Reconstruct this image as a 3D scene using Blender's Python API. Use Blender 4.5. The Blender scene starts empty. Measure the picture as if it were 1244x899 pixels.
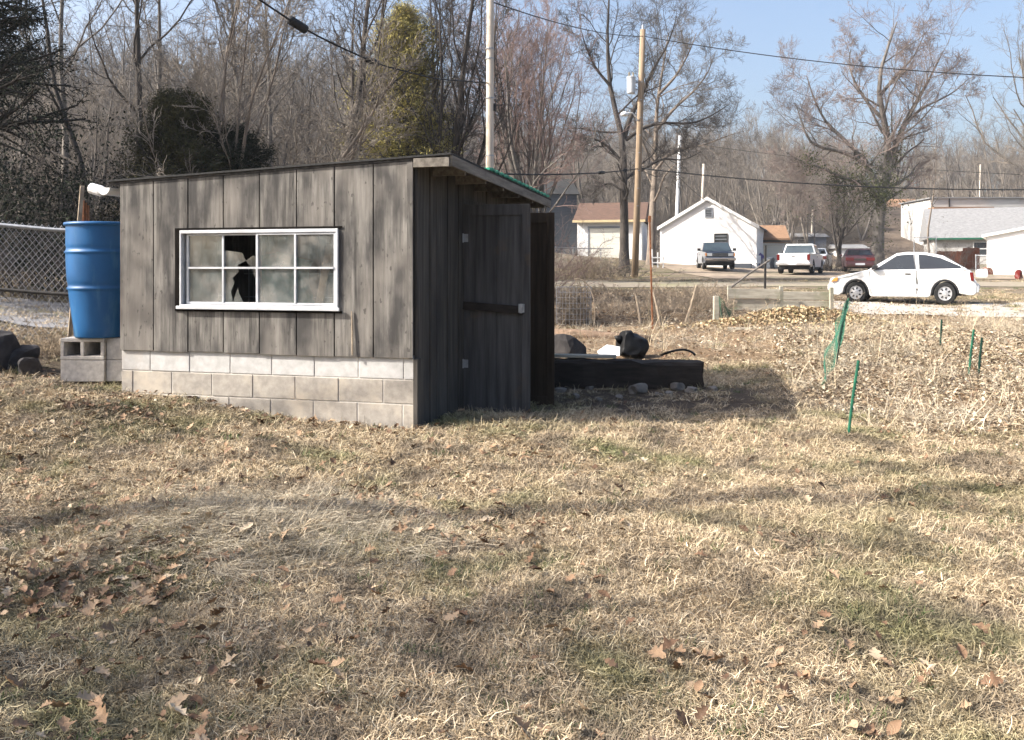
import bpy, bmesh, math, random
import numpy as np
from mathutils import Vector, Matrix
R = math.radians
PI = math.pi
random.seed(11)
S = bpy.context.scene
COL = S.collection
F, HX, HY, ZC = 1077.0, 622.0, 325.0, 1.30


def P(px, py, Y):
    return Vector(((px - HX) / F * Y, Y, ZC + (HY - py) / F * Y))


def PX(px, Y):
    return (px - HX) / F * Y


# ------------------------------------------------------------------ terrain
_YS = [-30, 0, 2.5, 5, 7.2, 8.5, 11, 17, 24, 35, 46, 52, 60, 68, 76, 400]
_ZS = [-.25, -.2, -.16, -.08, -.02, -.07, .0, .08, .2, .48, .80, .92, 1.16, 1.35, 1.6, 1.6]


def sst(a, b, x):
    t = np.clip((x - a) / (b - a), 0, 1)
    return t * t * (3 - 2 * t)


def H(x, y):
    x = np.asarray(x, float)
    y = np.asarray(y, float)
    z = np.interp(y, _YS, _ZS)
    z = z + .088 * np.clip(-x - 1.0, 0, 9) * sst(4.6, 8, y)
    z = z + .085 * np.exp(-(((x + 1.35) / .75) ** 2 + ((y - 4.6) / .5) ** 2))
    z = z + .07 * np.exp(-(((x + 3.2) / .8) ** 2 + ((y - 6.9) / .5) ** 2))
    z = z + .16 * sst(2.9, 4.4, x) * sst(5.6, 8.2, y) * (1 - sst(15, 19, y)) * (1 - sst(11, 14, x))
    z = z + .16 * np.exp(-(((x - 5.6) / 1.5) ** 2 + ((y - 17.2) / .8) ** 2))
    z = z + .15 * np.exp(-(((x - 2.4) / 2.2) ** 2 + ((y - 21.5) / 2.2) ** 2))
    z = z + .85 * np.exp(-(((x - 5.0) / 7) ** 2 + ((y - 64) / 9) ** 2))
    near = (1 - sst(20, 40, y))
    z = z + near * (.018 * np.sin(x * 2.3 + 1.1 * y) + .015 * np.sin(1.7 * y - x * 1.3 + 2) + .01 * np.sin(5.1 * x + 3.7 * y))
    hill = 13 * sst(72, 150, y) + 16 * sst(150, 260, y)
    z = z + hill * (.85 + .15 * np.sin(x * .03 + 1))
    lf = sst(-4, -34, x - .25 * (y - 40) * (y > 40))
    z = z + 10 * sst(30, 88, y) * (1 - sst(-14, 6, x)) * (1 - .25 * sst(110, 160, y))
    return z


def Hs(x, y):
    return float(H(x, y))


def G(px, Y, dz=0.0):
    x = PX(px, Y)
    return Vector((x, Y, Hs(x, Y) + dz))


# ------------------------------------------------------------------ objects
def tag(o, label=None, cat=None, group=None, kind=None):
    if label:
        o['label'] = label
    if cat:
        o['category'] = cat
    if group:
        o['group'] = group
    if kind:
        o['kind'] = kind
    return o


def thing(name, label, cat, loc=(0, 0, 0), rz=0, group=None):
    o = bpy.data.objects.new(name, None)
    COL.objects.link(o)
    o.location = loc
    o.rotation_euler = (0, 0, rz)
    o.empty_display_size = .2
    return tag(o, label, cat, group)


def copy_tree(o, parent=None):
    c = o.copy()
    COL.objects.link(c)
    if parent is not None:
        c.parent = parent
    for ch in list(o.children):
        copy_tree(ch, c)
    return c


class MB:
    def __init__(self):
        self.v, self.f, self.m = [], [], []

    def add(self, vs, fs, mi=0, M=None):
        b = len(self.v)
        for p in vs:
            p = Vector(p)
            self.v.append(tuple(M @ p) if M is not None else tuple(p))
        for f in fs:
            self.f.append([b + i for i in f])
            self.m.append(mi)
        return self

    def box(self, c, s, rz=0, mi=0, M=None, jit=0):
        x, y, z = s[0] / 2, s[1] / 2, s[2] / 2
        vs = [Vector((i * x, j * y, k * z)) for i in (-1, 1) for j in (-1, 1) for k in (-1, 1)]
        if jit:
            vs = [v + Vector((random.uniform(-jit, jit), random.uniform(-jit, jit), random.uniform(-jit, jit))) for v in vs]
        T = Matrix.Translation(c) @ Matrix.Rotation(rz, 4, 'Z')
        if M is not None:
            T = M @ T
        return self.add(vs, [(0, 1, 3, 2), (4, 6, 7, 5), (0, 4, 5, 1), (2, 3, 7, 6), (0, 2, 6, 4), (1, 5, 7, 3)], mi, T)

    def bx(self, x0, x1, y0, y1, z0, z1, mi=0, M=None):
        return self.box(((x0 + x1) / 2, (y0 + y1) / 2, (z0 + z1) / 2), (x1 - x0, y1 - y0, z1 - z0), 0, mi, M)

    def bar(self, a, b, w, h, mi=0, up=(0, 0, 1)):
        a, b = Vector(a), Vector(b)
        d = b - a
        L = d.length
        z = d.normalized()
        u = Vector(up)
        x = u.cross(z)
        if x.length < 1e-4:
            x = Vector((1, 0, 0)).cross(z)
        x.normalize()
        y = z.cross(x)
        M = Matrix(((x.x, y.x, z.x, a.x), (x.y, y.y, z.y, a.y), (x.z, y.z, z.z, a.z), (0, 0, 0, 1)))
        return self.box((0, 0, L / 2), (w, h, L), 0, mi, M)

    def prism(self, outline, yl, yr=None, mi=0, M=None):
        # outline in (x,z); yl / yr give y for the two sides (number or function of x,z)
        fl = yl if callable(yl) else (lambda x, z: yl)
        if yr is None:
            fr = lambda x, z: -fl(x, z)
        else:
            fr = yr if callable(yr) else (lambda x, z: yr)
        n = len(outline)
        vs = [(x, fl(x, z), z) for x, z in outline] + [(x, fr(x, z), z) for x, z in outline]
        fs = [list(range(n))[::-1], list(range(n, 2 * n))]
        for i in range(n):
            j = (i + 1) % n
            fs.append((i, j, n + j, n + i))
        return self.add(vs, fs, mi, M)

    def tube(self, pts, rad, sides=8, mi=0, cap=True):
        pts = [Vector(p) for p in pts]
        n = len(pts)
        if not hasattr(rad, '__len__'):
            rad = [rad] * n
        b = len(self.v)
        x = None
        for i, p in enumerate(pts):
            t = (pts[min(i + 1, n - 1)] - pts[max(i - 1, 0)]).normalized()
            if x is None:
                x = t.orthogonal().normalized()
            else:
                x = (x - t * x.dot(t))
                x = x.normalized() if x.length > 1e-5 else t.orthogonal().normalized()
            y = t.cross(x)
            for k in range(sides):
                a = 2 * PI * k / sides
                self.v.append(tuple(p + (x * math.cos(a) + y * math.sin(a)) * rad[i]))
        for i in range(n - 1):
            for k in range(sides):
                k2 = (k + 1) % sides
                self.f.append([b + i * sides + k, b + i * sides + k2, b + (i + 1) * sides + k2, b + (i + 1) * sides + k])
                self.m.append(mi)
        if cap:
            self.f.append([b + k for k in range(sides)][::-1])
            self.f.append([b + (n - 1) * sides + k for k in range(sides)])
            self.m += [mi, mi]
        return self

    def lathe(self, prof, sides=24, c=(0, 0, 0), mi=0, M=None, cap=True):
        n = len(prof)
        vs, fs = [], []
        for r, z in prof:
            for k in range(sides):
                a = 2 * PI * k / sides
                vs.append((c[0] + r * math.cos(a), c[1] + r * math.sin(a), c[2] + z))
        for i in range(n - 1):
            for k in range(sides):
                k2 = (k + 1) % sides
                fs.append((i * sides + k, i * sides + k2, (i + 1) * sides + k2, (i + 1) * sides + k))
        if cap:
            fs.append(tuple(range(sides))[::-1])
            fs.append(tuple((n - 1) * sides + k for k in range(sides)))
        return self.add(vs, fs, mi, M)

    def build(self, name, mats, parent=None, smooth=False, bevel=0, loc=None):
        me = bpy.data.meshes.new(name)
        me.from_pydata(self.v, [], self.f)
        if not isinstance(mats, (list, tuple)):
            mats = [mats]
        for m in mats:
            me.materials.append(m)
        if len(mats) > 1:
            me.polygons.foreach_set('material_index', self.m)
        bm = bmesh.new()
        bm.from_mesh(me)
        bmesh.ops.recalc_face_normals(bm, faces=bm.faces[:])
        bm.to_mesh(me)
        bm.free()
        if smooth:
            me.polygons.foreach_set('use_smooth', [True] * len(me.polygons))
        me.update()
        o = bpy.data.objects.new(name, me)
        COL.objects.link(o)
        if parent is not None:
            o.parent = parent
        if loc is not None:
            o.location = loc
        if bevel:
            b = o.modifiers.new('bevel', 'BEVEL')
            b.width = bevel
            b.segments = 2
            b.limit_method = 'ANGLE'
            b.angle_limit = R(35)
            if smooth:
                me.polygons.foreach_set('use_smooth', [True] * len(me.polygons))
        return o


def np_mesh(name, V, Fq, mat, parent=None, link=True, smooth=False, colors=None):
    """V (n,3); Fq (m,k) faces all with k corners"""
    me = bpy.data.meshes.new(name)
    V = np.ascontiguousarray(V, np.float32)
    Fq = np.ascontiguousarray(Fq, np.int32)
    m, k = Fq.shape
    me.vertices.add(len(V))
    me.vertices.foreach_set('co', V.ravel())
    me.loops.add(m * k)
    me.loops.foreach_set('vertex_index', Fq.ravel())
    me.polygons.add(m)
    me.polygons.foreach_set('loop_start', np.arange(0, m * k, k, dtype=np.int32))
    if smooth:
        me.polygons.foreach_set('use_smooth', np.ones(m, bool))
    me.update(calc_edges=True)
    if colors is not None:
        a = me.attributes.new('tone', 'FLOAT', 'POINT')
        a.data.foreach_set('value', np.ascontiguousarray(colors, np.float32))
    me.materials.append(mat)
    o = bpy.data.objects.new(name, me)
    if link:
        COL.objects.link(o)
    if parent is not None:
        o.parent = parent
    return o


# ------------------------------------------------------------------ materials
def newmat(name):
    m = bpy.data.materials.new(name)
    m.use_nodes = True
    nt = m.node_tree
    bsdf = nt.nodes['Principled BSDF']
    return m, nt, bsdf


def N(nt, t, **kw):
    n = nt.nodes.new(t)
    for k, v in kw.items():
        setattr(n, k, v)
    return n


def noise(nt, scale=5, stretch=(1, 1, 1), detail=5, rough=.6, coord='pos', rot=(0, 0, 0)):
    if coord == 'pos':
        g = N(nt, 'ShaderNodeNewGeometry').outputs['Position']
    else:
        g = N(nt, 'ShaderNodeTexCoord').outputs['Object']
    mp = N(nt, 'ShaderNodeMapping')
    mp.inputs['Scale'].default_value = stretch
    mp.inputs['Rotation'].default_value = rot
    nt.links.new(g, mp.inputs['Vector'])
    n = N(nt, 'ShaderNodeTexNoise')
    n.inputs['Scale'].default_value = scale
    n.inputs['Detail'].default_value = detail
    n.inputs['Roughness'].default_value = rough
    nt.links.new(mp.outputs[0], n.inputs['Vector'])
    return n.outputs['Fac']


def ramp(nt, fac, stops):
    r = N(nt, 'ShaderNodeValToRGB')
    e = r.color_ramp.elements
    while len(e) < len(stops):
        e.new(.5)
    for i, (p, c) in enumerate(stops):
        e[i].position = p
        e[i].color = (*c, 1) if len(c) == 3 else c
    nt.links.new(fac, r.inputs[0])
    return r.outputs[0]


def mix(nt, fac, a, b, blend='MIX'):
    n = N(nt, 'ShaderNodeMix', data_type='RGBA', blend_type=blend)
    for s, v in ((n.inputs[0], fac), (n.inputs[6], a), (n.inputs[7], b)):
        if hasattr(v, 'links') or isinstance(v, bpy.types.NodeSocket):
            nt.links.new(v, s)
        elif isinstance(v, (int, float)):
            s.default_value = v
        else:
            s.default_value = (*v, 1) if len(v) == 3 else v
    return n.outputs[2]


def bump(nt, bsdf, h, strength=.4, dist=.01):
    b = N(nt, 'ShaderNodeBump')
    b.inputs['Strength'].default_value = strength
    b.inputs['Distance'].default_value = dist
    nt.links.new(h, b.inputs['Height'])
    nt.links.new(b.outputs[0], bsdf.inputs['Normal'])


def mat(name, c1, c2=None, scale=6, stretch=(1, 1, 1), rough=.85, spec=.25, bmp=0, bdist=.01, lo=.35, hi=.68, stain=None,
        stain_scale=1.5, stain_rng=(.5, .7), stain_stretch=(1, 1, 1), metal=0, coord='pos', coat=0, detail=6):
    m, nt, b = newmat(name)
    b.inputs['Roughness'].default_value = rough
    b.inputs['Specular IOR Level'].default_value = spec
    b.inputs['Metallic'].default_value = metal
    b.inputs['Coat Weight'].default_value = coat
    if c2 is None:
        c2 = tuple(x * .8 for x in c1)
    n = noise(nt, scale, stretch, detail, coord=coord)
    c = ramp(nt, n, [(lo, c2), (hi, c1)])
    if stain is not None:
        s = noise(nt, stain_scale, stain_stretch, 6, coord=coord)
        f = ramp(nt, s, [(stain_rng[0], (0, 0, 0)), (stain_rng[1], (1, 1, 1))])
        c = mix(nt, f, c, stain)
    nt.links.new(c, b.inputs['Base Color'])
    if bmp:
        bump(nt, b, n, bmp, bdist)
    return m


def mul(c, k):
    return tuple(x * k for x in c)


M = {}


def siding_mat():
    m, nt, b = newmat('weathered_siding')
    b.inputs['Roughness'].default_value = .9
    b.inputs['Specular IOR Level'].default_value = .15
    n = noise(nt, 1.0, (26, 26, 1.6), 7, .65, 'obj')
    c = ramp(nt, n, [(.29, (.034, .032, .031)), (.43, (.12, .112, .102)), (.58, (.20, .187, .170)), (.76, (.33, .308, .28))])
    s = noise(nt, 1.0, (5.5, 5.5, 1.7), 5, .55, 'obj')
    f = ramp(nt, s, [(.42, (0, 0, 0)), (.60, (1, 1, 1))])
    c = mix(nt, f, c, mix(nt, n, (.03, .029, .028), (.10, .094, .09)))
    k = noise(nt, 2.1, (1, 1, .8), 3, .5, 'obj')
    c = mix(nt, ramp(nt, k, [(.47, (0, 0, 0)), (.64, (.5, .5, .5))]), c, (.245, .222, .197))
    k2 = noise(nt, 30, (1, 1, .5), 2, .5, 'obj')
    c = mix(nt, ramp(nt, k2, [(.66, (0, 0, 0)), (.72, (.8, .8, .8))]), c, (.07, .065, .06))
    nt.links.new(c, b.inputs['Base Color'])
    bump(nt, b, n, .5, .006)
    return m


M['siding'] = siding_mat()
M['groove'] = mat('groove_dark', (.018, .016, .014), (.01, .009, .008), rough=1, spec=0)
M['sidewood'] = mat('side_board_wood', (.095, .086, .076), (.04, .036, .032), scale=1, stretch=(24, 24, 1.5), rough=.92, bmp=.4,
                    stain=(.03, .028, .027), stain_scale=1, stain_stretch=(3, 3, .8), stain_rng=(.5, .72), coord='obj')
M['doorwood'] = mat('door_wood', (.10, .095, .092), (.045, .042, .041), scale=1, stretch=(22, 22, 1.3), rough=.92, bmp=.4,
                    stain=(.11, .08, .055), stain_scale=2, stain_rng=(.6, .75), coord='obj')
M['brownwood'] = mat('brown_wood', (.06, .042, .028), (.025, .018, .012), scale=1, stretch=(20, 20, 1.2), rough=.9, bmp=.4, coord='obj')
M['fascia'] = mat('fascia_wood', (.23, .205, .175), (.11, .098, .083), scale=1, stretch=(22, 2, 22), rough=.9, bmp=.3, coord='obj',
                  stain=(.12, .105, .09), stain_scale=3, stain_rng=(.55, .75))
M['roofing'] = mat('roll_roofing', (.05, .05, .05), (.025, .025, .025), scale=40, rough=.95)
M['green_roof'] = mat('green_roofing', (.03, .30, .19), (.02, .18, .12), scale=12, rough=.6)
M['block_top'] = mat('whitewashed_block', (.52, .51, .495), (.40, .39, .375), scale=14, rough=.95, bmp=.35, bdist=.004,
                     stain=(.36, .31, .26), stain_scale=3, stain_rng=(.55, .75))
M['block_low'] = mat('tan_block', (.40, .365, .32), (.28, .255, .225), scale=16, rough=.95, bmp=.4, bdist=.004,
                     stain=(.50, .44, .36), stain_scale=3.5, stain_rng=(.5, .7))
M['mortar'] = mat('mortar', (.60, .57, .52), (.46, .43, .39), scale=30, rough=1)
M['cinder'] = mat('cinder_block', (.56, .52, .47), (.38, .35, .32), scale=22, rough=.98, bmp=.6, bdist=.005)
M['alu'] = mat('white_window_aluminium', (.58, .59, .61), (.44, .45, .47), scale=8, rough=.45, spec=.5)
M['blue'] = mat('blue_plastic', (.012, .108, .285), (.009, .086, .235), scale=3, rough=.45, spec=.4, stain=(.06, .17, .30), stain_scale=9,
                stain_rng=(.56, .8), stain_stretch=(1, 1, .22))
M['galv'] = mat('galvanised_steel', (.42, .43, .45), (.28, .29, .30), scale=20, rough=.5, metal=.6, spec=.5)
M['wire'] = mat('fence_wire', (.45, .45, .46), (.32, .32, .33), scale=20, rough=.55, metal=.3)
M['rust'] = mat('rusty_steel', (.30, .13, .06), (.15, .06, .03), scale=18, rough=.9)
M['darksteel'] = mat('dark_steel', (.06, .055, .05), (.03, .028, .026), scale=18, rough=.7)
M['white'] = mat('white_paint', (.80, .80, .79), (.72, .72, .71), scale=3, rough=.6, spec=.35)
M['housewhite'] = mat('white_siding', (.80, .80, .80), (.70, .70, .70), scale=1, stretch=(.6, .6, 14), rough=.7)
M['carwhite'] = mat('white_car_paint', (.70, .70, .69), (.66, .66, .65), scale=1.5, rough=.28, spec=.5, coat=.4,
                    stain=(.62, .58, .50), stain_scale=2.5, stain_rng=(.62, .85))
M['cardark'] = mat('dark_blue_car_paint', (.035, .045, .065), (.025, .032, .048), scale=1.5, rough=.28, spec=.5, coat=.4)
M['carred'] = mat('maroon_car_paint', (.085, .034, .038), (.06, .026, .03), scale=1.5, rough=.3, spec=.5, coat=.3)
M['carsilver'] = mat('silver_car_paint', (.38, .40, .43), (.33, .35, .38), scale=1.5, rough=.3, spec=.5, coat=.3)
M['autoglass'] = mat('tinted_glass', (.022, .026, .03), (.015, .017, .02), scale=2, rough=.05, spec=.8)
M['skyglass'] = mat('windshield_glass', (.05, .07, .08), (.035, .05, .06), scale=2, rough=.04, spec=1)
M['tyre'] = mat('tyre_rubber', (.022, .022, .022), (.015, .015, .015), scale=20, rough=.9)
M['rim'] = mat('alloy_rim', (.55, .55, .56), (.42, .42, .43), scale=9, rough=.35, metal=.5)
M['blackplastic'] = mat('black_plastic', (.02, .02, .022), (.012, .012, .013), scale=9, rough=.6)
M['chrome'] = mat('chrome', (.6, .6, .62), (.5, .5, .52), scale=5, rough=.2, metal=.9)
M['redlamp'] = mat('red_lamp', (.13, .012, .010), (.1, .008, .008), rough=.2, spec=.6)
M['amber'] = mat('amber_lamp', (.7, .28, .06), (.6, .22, .05), rough=.25, spec=.6)
M['clearlamp'] = mat('headlamp', (.6, .62, .62), (.5, .52, .52), rough=.15, spec=.7)
M['plate'] = mat('plate', (.55, .57, .60), (.5, .52, .55), rough=.5)
M['pole_pale'] = mat('pale_pole_wood', (.62, .55, .46), (.45, .39, .32), scale=1, stretch=(14, 14, .6), rough=.9, bmp=.3)
M['pole_tan'] = mat('tan_pole_wood', (.33, .245, .165), (.21, .155, .105), scale=1, stretch=(12, 12, .5), rough=.9, bmp=.3)
M['transformer'] = mat('transformer_paint', (.55, .57, .58), (.45, .46, .47), scale=3, rough=.5)
M['cable'] = mat('black_cable', (.02, .02, .022), (.014, .014, .015), rough=.7)
M['rooftan'] = mat('brown_shingle', (.14, .085, .062), (.09, .058, .045), scale=1, stretch=(3, 3, 16), rough=.95)
M['roofbrown'] = mat('tan_shingle', (.30, .185, .115), (.20, .12, .075), scale=2, stretch=(2, 2, 14), rough=.95)
M['dullwall'] = mat('dull_white_siding', (.48, .47, .45), (.38, .37, .355), scale=1, stretch=(.8, .8, 9), rough=.8, stain=(.33, .31, .28), stain_scale=.8, stain_rng=(.55, .75))
M['roofgrey'] = mat('grey_shingle', (.25, .25, .25), (.16, .16, .165), scale=2, stretch=(2, 2, 10), rough=.95)
M['trimcream'] = mat('cream_trim', (.62, .50, .30), (.5, .4, .24), rough=.7)
M['garagedoor'] = mat('cream_garage_door', (.70, .69, .62), (.60, .59, .53), scale=1, stretch=(.4, .4, 7), rough=.7)
M['greywall'] = mat('grey_wall', (.26, .28, .31), (.2, .215, .24), scale=1, stretch=(.5, .5, 12), rough=.8)
M['slatewall'] = mat('slate_wall', (.075, .085, .10), (.05, .058, .07), scale=1, stretch=(.5, .5, 12), rough=.8)
M['redfence'] = mat('red_brown_fence_wood', (.25, .09, .05), (.14, .055, .03), scale=1, stretch=(9, 9, .7), rough=.9)
M['winglass'] = mat('house_window_glass', (.05, .055, .06), (.03, .033, .036), rough=.08, spec=.8)
M['stonechim'] = mat('pale_stone', (.42, .37, .27), (.18, .16, .12), scale=5, rough=.95)
M['greyboard'] = mat('weathered_grey_board', (.47, .43, .35), (.28, .255, .205), scale=1, stretch=(2, 14, 14), rough=.95, bmp=.4,
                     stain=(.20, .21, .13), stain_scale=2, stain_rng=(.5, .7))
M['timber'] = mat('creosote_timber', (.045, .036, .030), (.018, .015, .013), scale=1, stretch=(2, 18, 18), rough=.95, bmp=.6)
M['greenstake'] = mat('green_stake', (.02, .13, .075), (.012, .07, .045), scale=14, rough=.6)
M['darkstake'] = mat('dark_green_stake', (.012, .05, .035), (.008, .03, .022), scale=14, rough=.6)
M['greennet'] = mat('green_netting', (.03, .16, .10), (.02, .11, .07), scale=9, rough=.7)
M['rock'] = mat('grey_rock', (.24, .215, .19), (.12, .108, .096), scale=7, rough=.95, bmp=.6, bdist=.02)
M['darkrock'] = mat('dark_rock', (.06, .055, .055), (.025, .023, .024), scale=5, rough=.95, bmp=.7, bdist=.03)
M['bag'] = mat('black_bag', (.010, .010, .011), (.006, .006, .006), scale=6, rough=.55, spec=.2)
M['paper'] = mat('white_paper', (.80, .80, .79), (.75, .75, .74), rough=.8)
M['stick'] = mat('dry_stick', (.42, .34, .25), (.25, .20, .15), scale=12, rough=.95)
M['drystem'] = mat('dry_stem', (.36, .29, .205), (.22, .175, .125), scale=6, rough=.95)
M['teal'] = mat('teal_tarp', (.06, .28, .24), (.04, .18, .16), scale=8, rough=.6)
M['bark_dark'] = mat('dark_bark', (.085, .073, .064), (.038, .033, .030), scale=1, stretch=(9, 9, 2), rough=.97, bmp=.6, bdist=.03)
M['bark_grey'] = mat('grey_bark', (.20, .18, .16), (.10, .09, .08), scale=1, stretch=(9, 9, 2), rough=.97, bmp=.6, bdist=.03)
M['bark_tan'] = mat('tan_bark', (.25, .205, .165), (.13, .107, .09), scale=1, stretch=(9, 9, 2), rough=.97, bmp=.5, bdist=.03)
M['twig_grey'] = mat('grey_twig', (.20, .18, .162), (.11, .099, .09), scale=.8, rough=.97)
M['twig_dark'] = mat('dark_twig', (.12, .105, .095), (.06, .053, .048), scale=.8, rough=.97)
M['twig_red'] = mat('reddish_budding_twig', (.29, .205, .18), (.19, .135, .12), scale=.7, rough=.97)
M['logbark'] = mat('brown_log_bark', (.24, .165, .115), (.11, .078, .056), scale=1, stretch=(3, 16, 16), rough=.97, bmp=.6, bdist=.03)
M['twig_bud'] = mat('pinkish_grey_twig', (.27, .21, .185), (.18, .145, .13), scale=.7, rough=.97)
M['twig_tan'] = mat('tan_twig', (.27, .235, .197), (.15, .13, .11), scale=.8, rough=.97)
M['cedar'] = mat('cedar_foliage', (.035, .042, .028), (.016, .02, .014), scale=2.2, rough=.95, spec=.1)
M['cedar_brown'] = mat('bronzed_cedar_foliage', (.085, .075, .035), (.03, .034, .018), scale=1.4, rough=.95, spec=.1)
M['arbor'] = mat('yellow_green_foliage', (.45, .39, .135), (.26, .23, .09), scale=1.0, rough=.95, spec=.1)
M['ivy'] = mat('ivy_foliage', (.085, .092, .036), (.04, .046, .02), scale=2, rough=.8, spec=.3)
M['purple'] = mat('purple_fabric', (.16, .12, .28), (.1, .08, .2), scale=7, rough=.8)


def dirty_glass():
    m, nt, b = newmat('dirty_window_glass')
    out = nt.nodes['Material Output']
    b.inputs['Base Color'].default_value = (.42, .40, .35, 1)
    b.inputs['Roughness'].default_value = .35
    n = noise(nt, 4.2, (1, 1, 1.3), 7, .62, 'obj')
    nt.links.new(ramp(nt, n, [(.34, (.12, .155, .155)), (.47, (.24, .26, .25)), (.57, (.38, .375, .35)), (.70, (.56, .53, .47))]), b.inputs['Base Color'])
    tr = N(nt, 'ShaderNodeBsdfTransparent')
    gl = N(nt, 'ShaderNodeBsdfGlossy')
    gl.inputs['Roughness'].default_value = .06
    gl.inputs['Color'].default_value = (.8, .85, .9, 1)
    mx = N(nt, 'ShaderNodeMixShader')
    n2 = noise(nt, 3.0, (1, 1, .8), 6, .65, 'obj')
    f = ramp(nt, n2, [(.36, (.05, .05, .05)), (.50, (.26, .26, .26)), (.66, (.58, .58, .58))])
    nt.links.new(f, mx.inputs[0])
    nt.links.new(tr.outputs[0], mx.inputs[1])
    nt.links.new(b.outputs[0], mx.inputs[2])
    mx2 = N(nt, 'ShaderNodeMixShader')
    mx2.inputs[0].default_value = .17
    nt.links.new(mx.outputs[0], mx2.inputs[1])
    nt.links.new(gl.outputs[0], mx2.inputs[2])
    nt.links.new(mx2.outputs[0], out.inputs[0])
    return m


M['pane'] = dirty_glass()

STRAW = [(.51, .405, .265), (.36, .275, .175), (.13, .098, .065), (.73, .615, .445)]


def patchmask(nt, scale, lo, hi, off=0):
    n = noise(nt, scale, (1, 1, .2), 4, .55, 'pos')
    return ramp(nt, n, [(lo, (0, 0, 0)), (hi, (1, 1, 1))])


def ground_mat():
    m, nt, b = newmat('ground_soil_and_thatch')
    b.inputs['Roughness'].default_value = 1
    b.inputs['Specular IOR Level'].default_value = .05
    fine = noise(nt, 45, (1, 1, 1), 8, .75)
    lawn = ramp(nt, fine, [(.28, (.042, .034, .027)), (.46, (.145, .116, .085)), (.6, (.30, .245, .18)), (.8, (.44, .37, .275))])
    lawn = mix(nt, patchmask(nt, .55, .50, .68), lawn, ramp(nt, fine, [(.3, (.06, .065, .03)), (.7, (.17, .165, .085))]))
    lf = noise(nt, 14, (1, 1, 1), 8, .8)
    lit = ramp(nt, lf, [(.3, (.055, .04, .028)), (.47, (.15, .105, .068)), (.6, (.26, .19, .122)), (.75, (.42, .335, .235))])
    a = N(nt, 'ShaderNodeAttribute', attribute_name='litter')
    c = mix(nt, a.outputs['Fac'], lawn, lit)
    wf = noise(nt, .7, (1, 1, 1), 8, .75)
    wood = ramp(nt, wf, [(.35, (.08, .064, .052)), (.65, (.18, .142, .11))])
    a2 = N(nt, 'ShaderNodeAttribute', attribute_name='woods')
    c = mix(nt, a2.outputs['Fac'], c, wood)
    a3 = N(nt, 'ShaderNodeAttribute', attribute_name='soil_shade')
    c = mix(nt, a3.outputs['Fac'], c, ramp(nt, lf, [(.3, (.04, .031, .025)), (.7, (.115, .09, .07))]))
    nt.links.new(c, b.inputs['Base Color'])
    bump(nt, b, fine, .7, .03)
    return m


M['ground'] = ground_mat()


def blade_mat(name, cols, green=.12, patch=True):
    m, nt, b = newmat(name)
    b.inputs['Roughness'].default_value = .75
    b.inputs['Specular IOR Level'].default_value = .2
    a = N(nt, 'ShaderNodeAttribute', attribute_name='tone')
    c = ramp(nt, a.outputs['Fac'], [(0, cols[2]), (.35, cols[1]), (.7, cols[0]), (1, cols[3])])
    if green:
        g = ramp(nt, a.outputs['Fac'], [(0, (.05, .065, .022)), (1, (.22, .225, .09))])
        pm = patchmask(nt, .9, .50, .65)
        c = mix(nt, pm, c, mix(nt, .75, c, g))
        pd = patchmask(nt, 2.1, .50, .64)
        c = mix(nt, pd, c, mix(nt, .7, c, (.13, .105, .08)))
    nt.links.new(c, b.inputs['Base Color'])
    return m


M['blade'] = blade_mat('dry_grass_blade', STRAW)
M['longblade'] = blade_mat('long_grey_grass_blade', [(.46, .40, .30), (.37, .32, .24), (.24, .205, .155), (.58, .50, .38)], 0)
M['greenblade'] = blade_mat('green_grass_blade', [(.09, .13, .045), (.06, .10, .03), (.04, .07, .02), (.14, .17, .07)], 0)


def leaf_mat(name, stops):
    m, nt, b = newmat(name)
    b.inputs['Roughness'].default_value = .7
    b.inputs['Specular IOR Level'].default_value = .25
    oi = N(nt, 'ShaderNodeObjectInfo')
    c = ramp(nt, oi.outputs['Random'], stops)
    nt.links.new(c, b.inputs['Base Color'])
    return m


M['leaf'] = leaf_mat('fallen_oak_leaf', [(0, (.085, .05, .03)), (.3, (.17, .10, .06)), (.6, (.27, .175, .105)), (.88, (.35, .255, .165)), (1, (.44, .36, .26))])
M['paleleaf'] = leaf_mat('bleached_leaf', [(0, (.09, .065, .042)), (.25, (.23, .175, .11)), (.55, (.355, .275, .18)), (.85, (.47, .39, .275)), (1, (.58, .52, .42))])
M['leafpile'] = leaf_mat('leaf_heap_leaf', [(0, (.20, .13, .07)), (.4, (.36, .26, .15)), (.8, (.50, .40, .25)), (1, (.30, .28, .14))])
M['gravel'] = mat('gravel_lane', (.32, .27, .21), (.20, .17, .13), scale=7, rough=1, stain=(.24, .22, .13), stain_scale=.6, stain_rng=(.45, .65), bmp=.4)
M['lane'] = mat('pale_gravel_lane', (.235, .23, .235), (.16, .158, .162), scale=7, rough=1, bmp=.4)
M['concrete'] = mat('concrete_drive', (.44, .41, .37), (.31, .285, .25), scale=3, rough=.95, stain=(.42, .38, .32), stain_scale=1.1, stain_rng=(.55, .75))
M['dirt'] = mat('dirt_yard', (.36, .285, .215), (.22, .175, .13), scale=2.5, rough=1, stain=(.19, .17, .11), stain_scale=.35, stain_rng=(.5, .65), bmp=.3)

# ------------------------------------------------------------------ ground
def axis(segs):
    out = []
    for a, b, d in segs:
        out += list(np.arange(a, b, d))
    out.append(segs[-1][1])
    return np.array(out)


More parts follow.
